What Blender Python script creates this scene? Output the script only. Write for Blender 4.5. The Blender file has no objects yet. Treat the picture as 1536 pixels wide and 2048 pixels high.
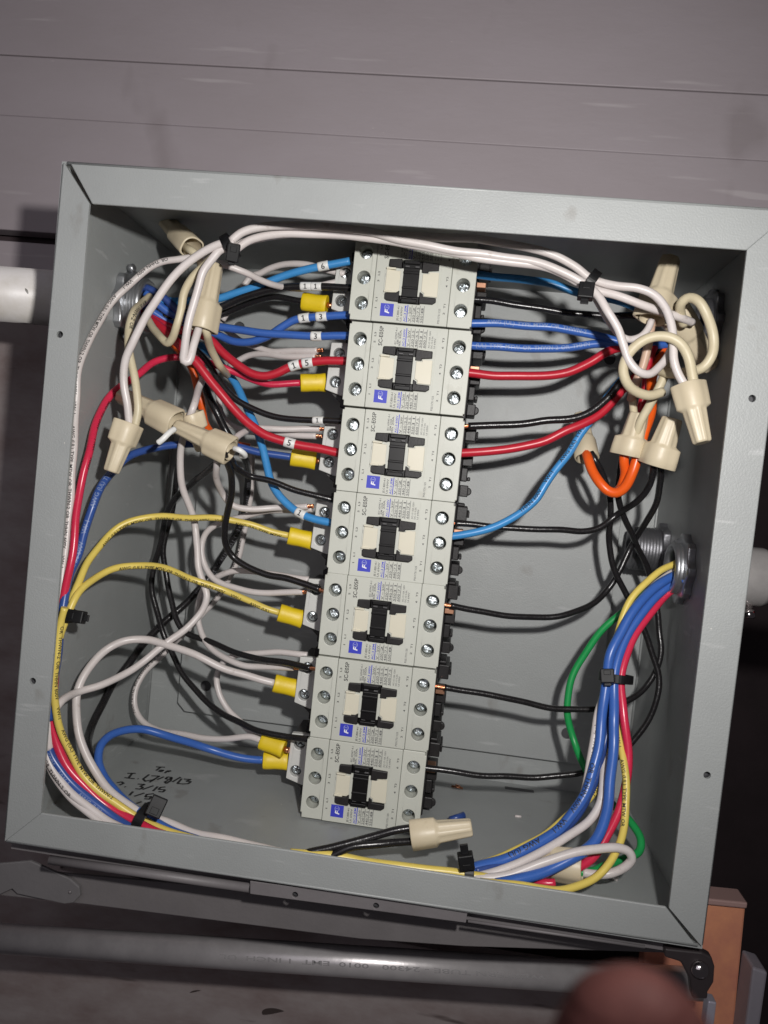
import bpy, bmesh, math, random
from mathutils import Vector, Matrix
random.seed(7)
R = math.radians
sc = bpy.context.scene
COL = sc.collection

# ------------------------------------------------------------------ camera, lamps, exposure
# Box coordinates are millimetres: X right, Y up, Z out of the open front (front lip at Z = 0).
# World: x = X, y = -Z, z = Y, in metres.
def V(p):
    return Vector((p[0]*.001, -p[2]*.001, p[1]*.001))
FPX = 1554.46
ROT = Matrix.Rotation(-0.10634297, 3, 'Z') @ Matrix.Rotation(-0.09585937, 3, 'Y') @ Matrix.Rotation(0.04382104, 3, 'X')
CAMP = -(ROT.transposed() @ Vector((-4.99908820, -17.12357323, -384.25724907)))
cam = bpy.data.cameras.new('camera')
camo = bpy.data.objects.new('camera', cam); COL.objects.link(camo)
W2 = Matrix(((1,0,0),(0,0,-1),(0,1,0)))
mw = (W2 @ ROT.transposed()).to_4x4(); mw.translation = V(CAMP)
camo.matrix_world = mw
cam.sensor_fit = 'HORIZONTAL'; cam.sensor_width = 36; cam.lens = 36*FPX/1536
cam.clip_start = .01; cam.clip_end = 50
cam.dof.use_dof = True; cam.dof.focus_distance = .455; cam.dof.aperture_fstop = 24
sc.camera = camo
sc.render.resolution_x = 768; sc.render.resolution_y = 1024

def ray(px, py):
    return ROT.transposed() @ Vector(((px-768)/FPX, -(py-1024)/FPX, -1))
def at(px, py, z):                       # photo pixel -> point on the plane Z = z
    d = ray(px, py); return CAMP + d*((z-CAMP.z)/d.z)
def atX(px, py, x):
    d = ray(px, py); return CAMP + d*((x-CAMP.x)/d.x)
def atY(px, py, y):
    d = ray(px, py); return CAMP + d*((y-CAMP.y)/d.y)

w = bpy.data.worlds.new('World'); sc.world = w; w.use_nodes = True
w.node_tree.nodes['Background'].inputs[0].default_value = (.80, .72, .80, 1)
w.node_tree.nodes['Background'].inputs[1].default_value = .028
def lamp(name, kind, pos, target, energy, color, **kw):
    l = bpy.data.lights.new(name, kind); o = bpy.data.objects.new(name, l); COL.objects.link(o)
    o.location = V(pos); d = V(target)-V(pos)
    o.rotation_euler = d.to_track_quat('-Z', 'Y').to_euler()
    l.energy = energy; l.color = color
    for k, v in kw.items(): setattr(l, k, v)
    return o
lamp('phone_flash', 'SPOT', (102, 106, 381), (-62, 84, -190), 9.3, (1, .975, .945),
     spot_size=R(121), spot_blend=1., shadow_soft_size=.0085)
lamp('room_fill', 'AREA', (-300, 340, 900), (0, -40, -100), 1.55, (.95, .90, .98), shape='SQUARE', size=.9)  # added soft fill standing in for ambient room light, not a visible lamp
sc.view_settings.view_transform = 'Standard'; sc.view_settings.look = 'None'
sc.view_settings.exposure = 0; sc.view_settings.gamma = 1

# ------------------------------------------------------------------ materials
MATS = {}
def scuff(m, scale, col, amount):
    nt = m.node_tree; N = nt.nodes; L = nt.links; b = N['Principled BSDF']
    old = b.inputs['Base Color'].links[0].from_socket
    g = N.new('ShaderNodeNewGeometry'); mp = N.new('ShaderNodeMapping'); mp.inputs['Scale'].default_value = scale; mp.inputs['Rotation'].default_value = (.3, .5, .4)
    n = N.new('ShaderNodeTexNoise'); n.inputs['Scale'].default_value = 1; n.inputs['Detail'].default_value = 3
    L.new(g.outputs['Position'], mp.inputs['Vector']); L.new(mp.outputs[0], n.inputs['Vector'])
    r = N.new('ShaderNodeMapRange'); r.inputs[1].default_value = .66; r.inputs[2].default_value = .74; r.inputs[4].default_value = amount
    L.new(n.outputs['Fac'], r.inputs[0])
    x = N.new('ShaderNodeMix'); x.data_type = 'RGBA'; x.inputs[7].default_value = (*col, 1)
    L.new(r.outputs[0], x.inputs[0]); L.new(old, x.inputs[6]); L.new(x.outputs[2], b.inputs['Base Color'])
def mat(name, col, rough=.5, metal=0., spec=.5, coat=0., noise=0., nscale=60., bump=0., bscale=400., col2=None, stain=None, stretch=None, vary=0.):
    if name in MATS: return MATS[name]
    m = bpy.data.materials.new(name); m.use_nodes = True; MATS[name] = m
    nt = m.node_tree; N = nt.nodes; L = nt.links; b = N['Principled BSDF']
    b.inputs['Roughness'].default_value = rough; b.inputs['Metallic'].default_value = metal
    b.inputs['Specular IOR Level'].default_value = spec; b.inputs['Coat Weight'].default_value = coat
    b.inputs['Coat Roughness'].default_value = .12
    c = (*col, 1); b.inputs['Base Color'].default_value = c
    tc = N.new('ShaderNodeTexCoord'); geo = N.new('ShaderNodeNewGeometry')
    src = geo.outputs['Position']
    if stretch:
        mp = N.new('ShaderNodeMapping'); mp.inputs['Scale'].default_value = stretch
        L.new(src, mp.inputs['Vector']); src = mp.outputs[0]
    if noise or col2:
        n = N.new('ShaderNodeTexNoise'); n.inputs['Scale'].default_value = nscale; n.inputs['Detail'].default_value = 6
        n.inputs['Roughness'].default_value = .65
        L.new(src, n.inputs['Vector'])
        mx = N.new('ShaderNodeMix'); mx.data_type = 'RGBA'
        mx.inputs[6].default_value = c
        k2 = col2 if col2 else tuple(x*.6 for x in col)
        mx.inputs[7].default_value = (*k2, 1)
        mr = N.new('ShaderNodeMapRange'); mr.inputs[1].default_value = .38; mr.inputs[2].default_value = .72
        mr.inputs[3].default_value = 0; mr.inputs[4].default_value = noise if noise else 1
        L.new(n.outputs['Fac'], mr.inputs[0]); L.new(mr.outputs[0], mx.inputs[0])
        out = mx.outputs[2]
        if stain:                        # small specks: (colour, scale, threshold)
            v = N.new('ShaderNodeTexVoronoi'); v.inputs['Scale'].default_value = stain[1]
            L.new(src, v.inputs['Vector'])
            cr = N.new('ShaderNodeMath'); cr.operation = 'LESS_THAN'; cr.inputs[1].default_value = stain[2]
            L.new(v.outputs['Distance'], cr.inputs[0])
            n3 = N.new('ShaderNodeTexNoise'); n3.inputs['Scale'].default_value = stain[1]*.31; L.new(src, n3.inputs['Vector'])
            g3 = N.new('ShaderNodeMath'); g3.operation = 'GREATER_THAN'; g3.inputs[1].default_value = .58
            L.new(n3.outputs['Fac'], g3.inputs[0])
            mm = N.new('ShaderNodeMath'); mm.operation = 'MULTIPLY'; L.new(cr.outputs[0], mm.inputs[0]); L.new(g3.outputs[0], mm.inputs[1])
            m2 = N.new('ShaderNodeMix'); m2.data_type = 'RGBA'; m2.inputs[7].default_value = (*stain[0], 1)
            L.new(mm.outputs[0], m2.inputs[0]); L.new(out, m2.inputs[6]); out = m2.outputs[2]
        if vary:                         # pieces of one kind differ slightly from each other
            oi = N.new('ShaderNodeObjectInfo'); hv = N.new('ShaderNodeHueSaturation')
            vr = N.new('ShaderNodeMapRange'); vr.inputs[3].default_value = 1-vary; vr.inputs[4].default_value = 1+vary
            L.new(oi.outputs['Random'], vr.inputs[0]); L.new(vr.outputs[0], hv.inputs['Value']); L.new(out, hv.inputs['Color']); out = hv.outputs[0]
        L.new(out, b.inputs['Base Color'])
        r2 = N.new('ShaderNodeMapRange'); r2.inputs[3].default_value = max(.03, rough-.06); r2.inputs[4].default_value = min(1, rough+.1)
        L.new(n.outputs['Fac'], r2.inputs[0]); L.new(r2.outputs[0], b.inputs['Roughness'])
    if bump:
        n2 = N.new('ShaderNodeTexNoise'); n2.inputs['Scale'].default_value = bscale; n2.inputs['Detail'].default_value = 4
        L.new(src, n2.inputs['Vector'])
        bp = N.new('ShaderNodeBump'); bp.inputs['Strength'].default_value = bump; bp.inputs['Distance'].default_value = .0006
        L.new(n2.outputs['Fac'], bp.inputs['Height']); L.new(bp.outputs[0], b.inputs['Normal'])
    return m

PAINT = mat('grey_enamel', (.318, .333, .330), .47, spec=.8, noise=.6, nscale=13, col2=(.258, .268, .268), bump=.24, bscale=1100,
            stain=((.58, .56, .53), 110, .04))
WHITE = mat('white_pvc', (.645, .595, .58), .34, noise=.45, nscale=90, col2=(.55, .49, .465), bump=.12, bscale=300)
CREAM = mat('cream_pvc', (.60, .53, .37), .42, noise=.45, nscale=90, col2=(.51, .43, .28), bump=.1, bscale=300)
BLACK = mat('black_pvc', (.012, .011, .012), .24, noise=.3, nscale=200, col2=(.02, .019, .02), bump=.25, bscale=420)
RED = mat('red_pvc', (.50, .018, .035), .32, noise=.3, nscale=150, col2=(.40, .012, .03), bump=.08, bscale=300)
PINK = mat('pink_red_pvc', (.62, .028, .075), .25, noise=.3, nscale=150, col2=(.54, .02, .06), bump=.08, bscale=300)
BLUE = mat('blue_pvc', (.042, .125, .44), .30, noise=.4, nscale=150, col2=(.035, .10, .36), bump=.08, bscale=300)
NAVY = mat('dark_blue_pvc', (.028, .06, .22), .3, noise=.4, nscale=150, col2=(.035, .085, .32), bump=.08, bscale=300)
SKYB = mat('light_blue_pvc', (.052, .27, .60), .32, noise=.4, nscale=150, col2=(.04, .21, .50), bump=.08, bscale=300)
YELLOW = mat('yellow_pvc', (.74, .58, .13), .34, noise=.4, nscale=150, col2=(.64, .48, .09), bump=.08, bscale=300)
GREEN = mat('green_pvc', (.015, .30, .075), .34, noise=.3, nscale=150, col2=(.01, .22, .055))
ORANGE = mat('orange_pvc', (.80, .11, .012), .30, noise=.3, nscale=150, col2=(.68, .085, .01), bump=.08, bscale=300)
COPPER = mat('bare_copper', (.80, .36, .20), .28, metal=1, noise=.4, nscale=300, col2=(.55, .22, .12))
TAN = mat('tan_nylon', (.60, .52, .375), .40, vary=.06, noise=.5, nscale=70, col2=(.55, .46, .32), bump=.15, bscale=260)
FERR = mat('yellow_vinyl', (.74, .535, .010), .42, noise=.3, nscale=120, col2=(.64, .44, .008), bump=.2, bscale=220)
SLEEVE = mat('white_sleeve', (.78, .78, .76), .4, noise=.2, nscale=200)
INK = mat('black_ink', (.018, .017, .018), .5)
GREYINK = mat('grey_ink', (.12, .12, .12), .6)
BLUEINK = mat('blue_ink', (.035, .045, .47), .5)
WHITEINK = mat('white_ink', (.8, .8, .85), .5)
PALEINK = mat('pale_ink', (.22, .29, .48), .5)
DIMINK = mat('dim_ink', (.10, .10, .11), .5)
BEIGE = mat('light_grey_plastic', (.525, .535, .48), .45, vary=.04, noise=.55, nscale=30, col2=(.47, .475, .42), bump=.06, bscale=1500)
PALE = mat('cream_plastic', (.64, .605, .49), .40, noise=.2, nscale=60, col2=(.64, .60, .48))
BLACKP = mat('black_plastic', (.017, .0155, .016), .42, spec=.28, noise=.3, nscale=150, col2=(.032, .030, .031), bump=.1, bscale=900)
TIE = mat('black_nylon', (.008, .008, .009), .4, spec=.22, noise=.3, nscale=150, col2=(.016, .016, .017))
STEEL = mat('zinc_screw', (.56, .60, .62), .33, metal=1, noise=.8, nscale=800, col2=(.26, .29, .31), bump=.7, bscale=700)
HOLESHADE = mat('recess_shade', (.05, .05, .055), .6)  # near-black colour puts the shade inside holes and recesses into the surface
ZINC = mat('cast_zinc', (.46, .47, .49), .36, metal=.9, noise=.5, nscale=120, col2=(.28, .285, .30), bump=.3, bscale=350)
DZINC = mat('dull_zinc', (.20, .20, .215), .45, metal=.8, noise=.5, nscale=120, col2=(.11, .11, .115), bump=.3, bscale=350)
PIPEW = mat('weathered_white_pipe', (.80, .77, .76), .38, noise=.75, nscale=30, col2=(.55, .51, .43), bump=.2, bscale=120,
            stain=((.10, .09, .075), 60, .16))
EMT = mat('galvanised_pipe', (.58, .555, .56), .30, metal=.45, noise=.6, nscale=45, col2=(.36, .34, .35), bump=.15, bscale=200)
WALL = mat('painted_wall', (.375, .332, .352), .55, stretch=(1, 1, 3.0), noise=.5, nscale=6, col2=(.315, .274, .283), bump=.25, bscale=90,
           stain=((.45, .40, .41), 40, .035))
LOWER = mat('stained_panel', (.36, .315, .31), .55, stretch=(1, 1, 2.2), noise=.95, nscale=11, col2=(.20, .14, .13), bump=.3, bscale=70,
            stain=((.06, .045, .042), 17, .2))
DARKW = mat('dark_gap', (.060, .042, .046), .8, noise=.4, nscale=15, col2=(.02, .017, .017))  # near-black colour stands in for deep shade beside the box and behind gaps
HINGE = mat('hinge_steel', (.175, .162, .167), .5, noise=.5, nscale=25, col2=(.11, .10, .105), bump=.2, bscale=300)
WOOD = mat('orange_board', (.86, .38, .20), .5, noise=.95, nscale=14, col2=(.50, .17, .15), bump=.15, bscale=80)
CHROME = mat('polished_screw', (.75, .70, .70), .13, metal=1)
SKIN = mat('shaded_skin', (.15, .055, .047), .65, spec=.3, noise=.9, nscale=170, col2=(.075, .024, .022), bump=.3, bscale=300)  # base colour darkened to carry the shade of hand and phone
NAIL = mat('nail', (.42, .17, .15), .3)

scuff(PAINT, (26, 40, 190), (.43, .44, .44), .55); scuff(PAINT, (55, 60, 34), (.20, .19, .175), .5)
scuff(WALL, (9, 30, 110), (.50, .46, .47), .6); scuff(WALL, (16, 16, 9), (.25, .215, .22), .5)
scuff(LOWER, (14, 20, 75), (.09, .065, .06), .85)
scuff(TAN, (120, 160, 60), (.42, .34, .22), .5); scuff(BEIGE, (70, 60, 85), (.40, .39, .33), .4)
scuff(FERR, (160, 150, 130), (.45, .27, .01), .55); scuff(WHITE, (200, 180, 230), (.42, .36, .33), .5)

# ------------------------------------------------------------------ mesh helpers
class MB:
    def __init__(s): s.v = []; s.f = []; s.smooth = []
    def add(s, vs, fs, smooth=False):
        n = len(s.v); s.v += [Vector(p) for p in vs]; s.f += [tuple(i+n for i in f) for f in fs]; s.smooth += [smooth]*len(fs)
        return s
    def box(s, x0, x1, y0, y1, z0, z1, F=None):
        vs = [Vector((x, y, z)) for z in (z0, z1) for y in (y0, y1) for x in (x0, x1)]
        if F: vs = [F @ p for p in vs]
        return s.add(vs, [(0,2,3,1),(4,5,7,6),(0,1,5,4),(2,6,7,3),(0,4,6,2),(1,3,7,5)])
    def loft(s, rings, cap0=True, cap1=True, smooth=True, closed=False):
        n = len(rings[0]); vs = [p for r in rings for p in r]; fs = []
        for i in range(len(rings)-1+(1 if closed else 0)):
            a = i*n; b = ((i+1) % len(rings))*n
            for k in range(n): fs.append((a+k, a+(k+1) % n, b+(k+1) % n, b+k))
        s.add(vs, fs, smooth)
        m = len(s.v)-len(vs)
        if not closed:
            if cap0: s.f.append(tuple(m+k for k in reversed(range(n)))); s.smooth.append(False)
            if cap1: s.f.append(tuple(m+(len(rings)-1)*n+k for k in range(n))); s.smooth.append(False)
        return s
    def lathe(s, prof, o, ax, side=None, n=28, mod=None, smooth=True, cap0=True, cap1=True, closed=False):
        """prof: (distance along axis, radius)"""
        ax = Vector(ax).normalized(); o = Vector(o)
        side = Vector(side) if side else (Vector((0,0,1)) if abs(ax.z) < .9 else Vector((1,0,0)))
        side = (side-ax*side.dot(ax)).normalized(); up = ax.cross(side)
        rings = []
        for t, r in prof:
            ring = []
            for k in range(n):
                a = 2*math.pi*k/n; rr = r*(mod(t, a) if mod else 1)
                ring.append(o+ax*t+side*(rr*math.cos(a))+up*(rr*math.sin(a)))
            rings.append(ring)
        return s.loft(rings, cap0, cap1, smooth, closed)
    def plate(s, outer, holes, z0, z1, F=None):
        """flat plate with holes; outer and holes are lists of (x, y); z1 is the front face"""
        bm = bmesh.new(); es = []
        for lp in [outer]+holes:
            vs = [bm.verts.new((x, y, z1)) for x, y in lp]
            es += [bm.edges.new((vs[i], vs[(i+1) % len(vs)])) for i in range(len(vs))]
        r = bmesh.ops.triangle_fill(bm, use_beauty=True, edges=es)
        bmesh.ops.recalc_face_normals(bm, faces=bm.faces)
        if bm.faces and sum(f.normal.z for f in bm.faces) < 0:
            bmesh.ops.reverse_faces(bm, faces=bm.faces)
        bm.verts.ensure_lookup_table(); bm.verts.index_update()
        vs = [v.co.copy() for v in bm.verts]; n = len(vs)
        fs = [tuple(v.index for v in f.verts) for f in bm.faces]
        al = vs+[Vector((p.x, p.y, z0)) for p in vs]
        side = []
        for e in bm.edges:
            if len(e.link_faces) == 1:
                f = e.link_faces[0]; a, b = e.verts[0].index, e.verts[1].index
                idx = [v.index for v in f.verts]
                if idx[(idx.index(a)+1) % len(idx)] != b: a, b = b, a
                side.append((b, a, a+n, b+n))
        bm.free()
        if F: al = [F @ p for p in al]
        return s.add(al, fs+[tuple(i+n for i in reversed(f)) for f in fs]+side)

def new_mesh(name, mb, m, origin):
    me = bpy.data.meshes.new(name)
    o = V(origin)
    me.from_pydata([V(p)-o for p in mb.v], [], mb.f)
    me.materials.append(m)
    for p, sm in zip(me.polygons, mb.smooth): p.use_smooth = sm
    me.update()
    return me
def tag(o, label=None, cat=None, group=None, kind=None):
    if label: o['label'] = label
    if cat: o['category'] = cat
    if group: o['group'] = group
    if kind: o['kind'] = kind
    return o
ORG = {}
def thing(name, pos, label, cat, group=None):
    o = bpy.data.objects.new(name, None); COL.objects.link(o); o.location = V(pos); o.empty_display_size = .01
    ORG[o.name] = Vector(pos)
    return tag(o, label, cat, group)
def obj(name, mb, m, parent=None, origin=None, bevel=0., label=None):
    org = ORG[parent.name] if parent and origin is None else Vector(origin or (0,0,0))
    me = mb if isinstance(mb, bpy.types.Mesh) else new_mesh(name, mb, m, org)
    o = bpy.data.objects.new(name, me); COL.objects.link(o)
    ORG[o.name] = org
    if parent:
        o.parent = parent; o.location = V(org-ORG[parent.name])
    else: o.location = V(org)
    if bevel:
        b = o.modifiers.new('bevel', 'BEVEL'); b.width = bevel*.001; b.segments = 2; b.limit_method = 'ANGLE'; b.angle_limit = R(40)
    if label: o['label'] = label
    return o
def copy_tree(o, parent=None):
    c = o.copy(); COL.objects.link(c)
    if parent: c.parent = parent
    for ch in list(o.children): copy_tree(ch, c)
    return c

# text: outlines turned into triangles once per string, cap height 1
TXT = {}
def text_geo(s):
    if s in TXT: return TXT[s]
    cu = bpy.data.curves.new('t', 'FONT'); cu.body = s; cu.resolution_u = 2; cu.offset = .016
    o = bpy.data.objects.new('t', cu); COL.objects.link(o)
    bpy.context.view_layer.update()
    me = o.evaluated_get(bpy.context.evaluated_depsgraph_get()).to_mesh()
    vs = [(v.co.x, v.co.y) for v in me.vertices]; fs = [tuple(p.vertices) for p in me.polygons]
    bpy.data.objects.remove(o); bpy.data.curves.remove(cu)
    x0 = min(v[0] for v in vs); x1 = max(v[0] for v in vs); y0 = min(v[1] for v in vs); y1 = max(v[1] for v in vs)
    h = .73
    vs = [((x-x0)/h, y/h) for x, y in vs]
    TXT[s] = (vs, fs, (x1-x0)/h); return TXT[s]
TXR = {}
def round_geo(s):                        # the same outlines cut into bands, so that they can follow a round surface
    if s in TXR: return TXR[s]
    vs, fs, wd = text_geo(s)
    if s == '1':
        vs = [(.2,0),(.38,0),(.38,1),(.2,1),(0,.66),(.2,.82),(.2,1),(0,.8),(0,0),(.2,0),(.2,.13),(0,.13),(.38,0),(.58,0),(.58,.13),(.38,.13)]
        fs = [(0,1,2,3),(4,5,6,7),(8,9,10,11),(12,13,14,15)]; wd = .58
    bm = bmesh.new(); bv = [bm.verts.new((x, y, 0)) for x, y in vs]
    for f in fs:
        try: bm.faces.new([bv[i] for i in f])
        except ValueError: pass
    for y in (.12, .27, .42, .57, .72, .87):
        bmesh.ops.bisect_plane(bm, geom=bm.verts[:]+bm.edges[:]+bm.faces[:], plane_co=(0, y, 0), plane_no=(0, 1, 0))
    bm.verts.index_update()
    r = ([(v.co.x, v.co.y) for v in bm.verts], [tuple(v.index for v in f.verts) for f in bm.faces], wd)
    bm.free(); TXR[s] = r; return r
def flat_text(mb, s, O, U, Vv, height, length=None):
    vs, fs, wd = text_geo(s); k = (length/wd) if length else height
    O = Vector(O); U = Vector(U); Vv = Vector(Vv)
    mb.add([O+U*(x*k)+Vv*(y*height) for x, y in vs], fs); return wd*k
def circ(cx, cy, r, n=24, ph=0): return [(cx+r*math.cos(2*math.pi*k/n+ph), cy+r*math.sin(2*math.pi*k/n+ph)) for k in range(n)]
def rect(x0, x1, y0, y1): return [(x0,y0),(x1,y0),(x1,y1),(x0,y1)]

# ================================================================== background
wall = thing('back_wall', (0, 180, -190), 'purple grey painted wall of wide horizontal boards behind and above the box', 'wall')
for y0, y1, dz in ((325.2, 640, 0), (280.15, 324.75, -.4), (194, 280, 0)):
    obj('board', MB().box(-620, 268, y0, y1, -206, -190+dz), WALL, wall, bevel=.8)
obj('rail', MB().box(-620, 180, 160, 186.5, -212, -193), WALL, wall, bevel=1)
obj('gap_backing', MB().box(-620, 262, 150, 260, -232, -214), DARKW, wall)
lw = thing('stained_wall', (0, -520, -192), 'dirty brown stained panel under the box, behind the metal pipe', 'wall')
e1, e2, e3, e4 = at(120,1740,-192), at(500,1828,-192), at(880,1902,-192), at(1450,1985,-192)
obj('panel', MB().plate([(-620,-620),(e4.x,-620),(e4.x,e4.y),(e3.x,e3.y),(e2.x,e2.y),(e1.x,e1.y),(-215,159),(-620,159)], [], -206, -192), LOWER, lw, bevel=1)
obj('gap_backing', MB().box(-620, 262, -620, 148, -290, -270), DARKW, lw)
far = thing('dark_backdrop', (500, -700, -760), 'almost black backdrop standing in for deep shadow right of the box', 'wall')
obj('panel', MB().box(120, 1500, -1200, 900, -790, -760), DARKW, far)  # sheet added so the empty space at the right reads as darkness
fp = at(1452, 1920, -130)
pa, pb = at(1300, 1800, -130), at(1492, 1812, -130); pc, pd = at(1462, 2120, -130), at(1270, 2100, -130)
bd = thing('orange_board', (fp.x, pd.y, -130), 'orange brown board standing beyond the lower right corner of the box', 'board')
mb = MB(); f = [pd, pc, pb, pa]
mb.add([p for p in f]+[p+Vector((0,0,-14)) for p in f], [(0,1,2,3),(7,6,5,4),(0,4,5,1),(1,5,6,2),(2,6,7,3),(3,7,4,0)])
obj('panel', mb, WOOD, bd, bevel=1.5)
q0, q1 = at(1300, 1786, -126), at(1496, 1806, -126); q2, q3 = at(1494, 1818, -126), at(1300, 1799, -126)
mb = MB(); f = [q3, q2, q1, q0]
mb.add([p for p in f]+[p+Vector((0,0,-18)) for p in f], [(0,1,2,3),(7,6,5,4),(0,4,5,1),(1,5,6,2),(2,6,7,3),(3,7,4,0)])
obj('top_edge', mb, mat('pale_edge', (.42, .27, .25), .5), bd, bevel=1)
g = [at(1484, 2110, -112), at(1512, 2110, -112), at(1536, 1945, -112), at(1506, 1935, -112)]
mb = MB(); mb.add(g+[p+Vector((0,0,-20)) for p in g], [(0,1,2,3),(7,6,5,4),(0,4,5,1),(1,5,6,2),(2,6,7,3),(3,7,4,0)])
tag(obj('steel_post', mb, mat('post_grey', (.30, .28, .32), .5, noise=.3), origin=g[0], bevel=1.5), 'grey metal post end right of the orange board', 'post')

# ================================================================== the box
T = 1.6; D = -179
OT = [at(128,325,0), Vector((178.3,176.3,0)), at(1403,1892,0), at(10,1682,0)]         # outer corners TL TR BR BL
IN = [at(179,407,0), at(1494,500,0), at(1338,1815,0), at(82,1626,0)]
XW, YT, YB = 177.2, 176.0, -175.2
box = thing('metal_box', (0, YB, D), 'open grey enamelled steel electrical box full of wires and contactors', 'electrical box')
HOLES = {3: [at(120,669,0), at(66,1362,0)], 1: [at(1504,797,0), at(1414,1550,0)]}
for i in range(4):
    j = (i+1) % 4
    a, b, c, d = OT[i], OT[j], IN[j], IN[i]
    cen = (a+b+c+d)/4
    g0 = .12 if i in (0, 2) else .12
    if i == 0: a = a+(b-a)*.009; d = d+Vector((1.3,0,0)) 
    if i == 3: pass
    if i == 2: a = a+(b-a)*.008; d = d+(c-d)*.0045
    lp = [(p.x, p.y) for p in (a, b, c, d)]
    lift = (0, .25, 0, .2)[i]
    hs = [circ(h.x, h.y, 1.75, 16) for h in HOLES.get(i, [])]
    mb = MB().plate(lp, hs, -T+lift, lift)
    pc_ = obj('front_lip', mb, PAINT, box, bevel=0 if HOLES.get(i) else .55)
    a3 = OT[i]+Vector((0,0,-.6)); b3 = OT[j]+Vector((0,0,-.6)); dd = (b3-a3)
    obj('lip_fold', MB().lathe([(1.2,.85),(dd.length-1.2,.85)], a3+(cen-a3).normalized()*.5, dd, n=10), PAINT, box)
    for h in HOLES.get(i, []):
        obj('screw_hole', MB().lathe([(-5, 1.9), (-1.65, 1.9)], (h.x, h.y, 0), (0,0,1), n=16, cap1=False).lathe([(-5.2, 1.85), (-4.2, 1.85)], (h.x, h.y, 0), (0,0,1), n=16), HOLESHADE, pc_)
obj('side_wall', MB().box(-XW-T, -XW, YB, YT, D, -T-.05), PAINT, box)
obj('side_wall', MB().box(XW, XW+T, YB, YT, D, -T-.05), PAINT, box)
top = obj('top_wall', MB().box(-XW-T, XW+T, YT+.02, YT+T, D, -T-.05), PAINT, box)
flo = obj('bottom_wall', MB().box(-XW-T, XW+T, YB-T, YB-.02, D, -T-.05), PAINT, box)
obj('back_wall', MB().box(-XW-T, XW+T, YB-T, YT+T, D-T, D-.02), PAINT, box)
sub = obj('mounting_plate', MB().plate([(-152,-147),(-146,-153),(146,-153),(152,-147),(152,147),(146,153),(-146,153),(-152,147)],
      [circ(sx*132, sy*132, 4.0, 20) for sx in (-1,1) for sy in (-1,1)], -175, -172.5), PAINT, box, bevel=.5)
mb = MB()
for sx in (-1,1):
    for sy in (-1,1): mb.lathe([(-177, 4.2), (-175.1, 4.2)], (sx*132, sy*132, 0), (0,0,1), n=16)
obj('bolt_recess', mb, HOLESHADE, sub)
s0, s1 = atY(1010,1576,YB), atY(1068,1584,YB)
obj('slot', MB().box(s0.x, s1.x, YB-.02, YB+.12, s0.z-3, s0.z+1.5), HOLESHADE, flo)
# small seam fillets in the folded corners
for sx in (-1,1):
    obj('corner_weld', MB().lathe([(YB+.5, 1.2), (YT-.5, 1.2)], (sx*(XW-.2), 0, D+.3), (0,1,0), n=10), PAINT, box)
# handwriting: felt-pen strokes lying on the floor of the box
ST = '''785,235 905,240|845,240 785,285|885,282 850,278 822,296 855,303 885,282|905,322 940,290 990,290 945,306
385,325 495,325|450,325 400,388|345,386 480,400|526,400 536,404
685,342 602,405 632,436|720,360 830,364 690,450|622,436 760,412|890,374 800,412
1000,382 945,375 915,400 958,412 1005,384 985,430 925,466 903,446 950,424|1125,378 1010,444
1140,400 1080,466 1150,473|1172,405 1265,410 1205,436 1270,440 1232,470 1152,474
240,456 300,444 330,464 272,490|346,512 356,517
530,475 625,480 560,506 602,520 560,546 495,540|745,498 595,550|805,510 740,572
910,516 848,520 816,548 908,556 880,585 820,580
460,580 410,632|618,600 480,645|750,610 652,620 632,655 720,650 690,686 620,680|580,720 510,746|642,735 594,802'''
mb = MB()
for ln in ST.split('\n'):
    for st in ln.split('|'):
        P = [atY(200+float(a.split(',')[0])/6.98, 1500+float(a.split(',')[1])/6.98, YB+.1) for a in st.split()]
        for a, b in zip(P, P[1:]):
            d = (b-a); d.y = 0; d.normalize(); n = Vector((-d.z, 0, d.x))*.78
            a2 = a-d*.2; b2 = b+d*.2
            mb.add([a2+n, a2-n, b2-n, b2+n], [(0,1,2,3)])
obj('handwriting', mb, INK, flo)
# hinge strip and door edge below the lip
hz = at(590,1790,-4).y
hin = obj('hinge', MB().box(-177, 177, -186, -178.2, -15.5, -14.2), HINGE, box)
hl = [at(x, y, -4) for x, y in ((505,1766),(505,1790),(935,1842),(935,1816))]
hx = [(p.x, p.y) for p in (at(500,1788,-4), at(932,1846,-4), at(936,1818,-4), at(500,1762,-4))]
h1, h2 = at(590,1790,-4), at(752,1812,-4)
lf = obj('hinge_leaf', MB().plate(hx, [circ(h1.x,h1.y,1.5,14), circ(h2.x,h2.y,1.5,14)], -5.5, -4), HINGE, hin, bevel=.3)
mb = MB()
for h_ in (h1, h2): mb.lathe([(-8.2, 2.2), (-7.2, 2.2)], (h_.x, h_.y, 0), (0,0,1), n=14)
obj('hole_backing', mb, HOLESHADE, hin)  # dark discs added to stop light showing through the leaf holes
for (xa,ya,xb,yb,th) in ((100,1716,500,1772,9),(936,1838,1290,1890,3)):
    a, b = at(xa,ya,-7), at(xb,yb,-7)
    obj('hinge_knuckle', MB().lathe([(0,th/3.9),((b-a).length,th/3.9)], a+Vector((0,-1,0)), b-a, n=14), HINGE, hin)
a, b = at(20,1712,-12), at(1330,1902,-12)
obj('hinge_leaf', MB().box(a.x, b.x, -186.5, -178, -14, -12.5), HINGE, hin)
dr = thing('door_edge', (0, -210, -34), 'grey folded metal flange hanging below the box with a rounded tab at its left', 'door')
A = [at(x, y, -34) for x, y in ((-10,1735),(520,1782),(900,1842),(1330,1901),(1330,1906),(930,1893),(720,1878),(500,1850),(165,1808),(-10,1790))]
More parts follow.
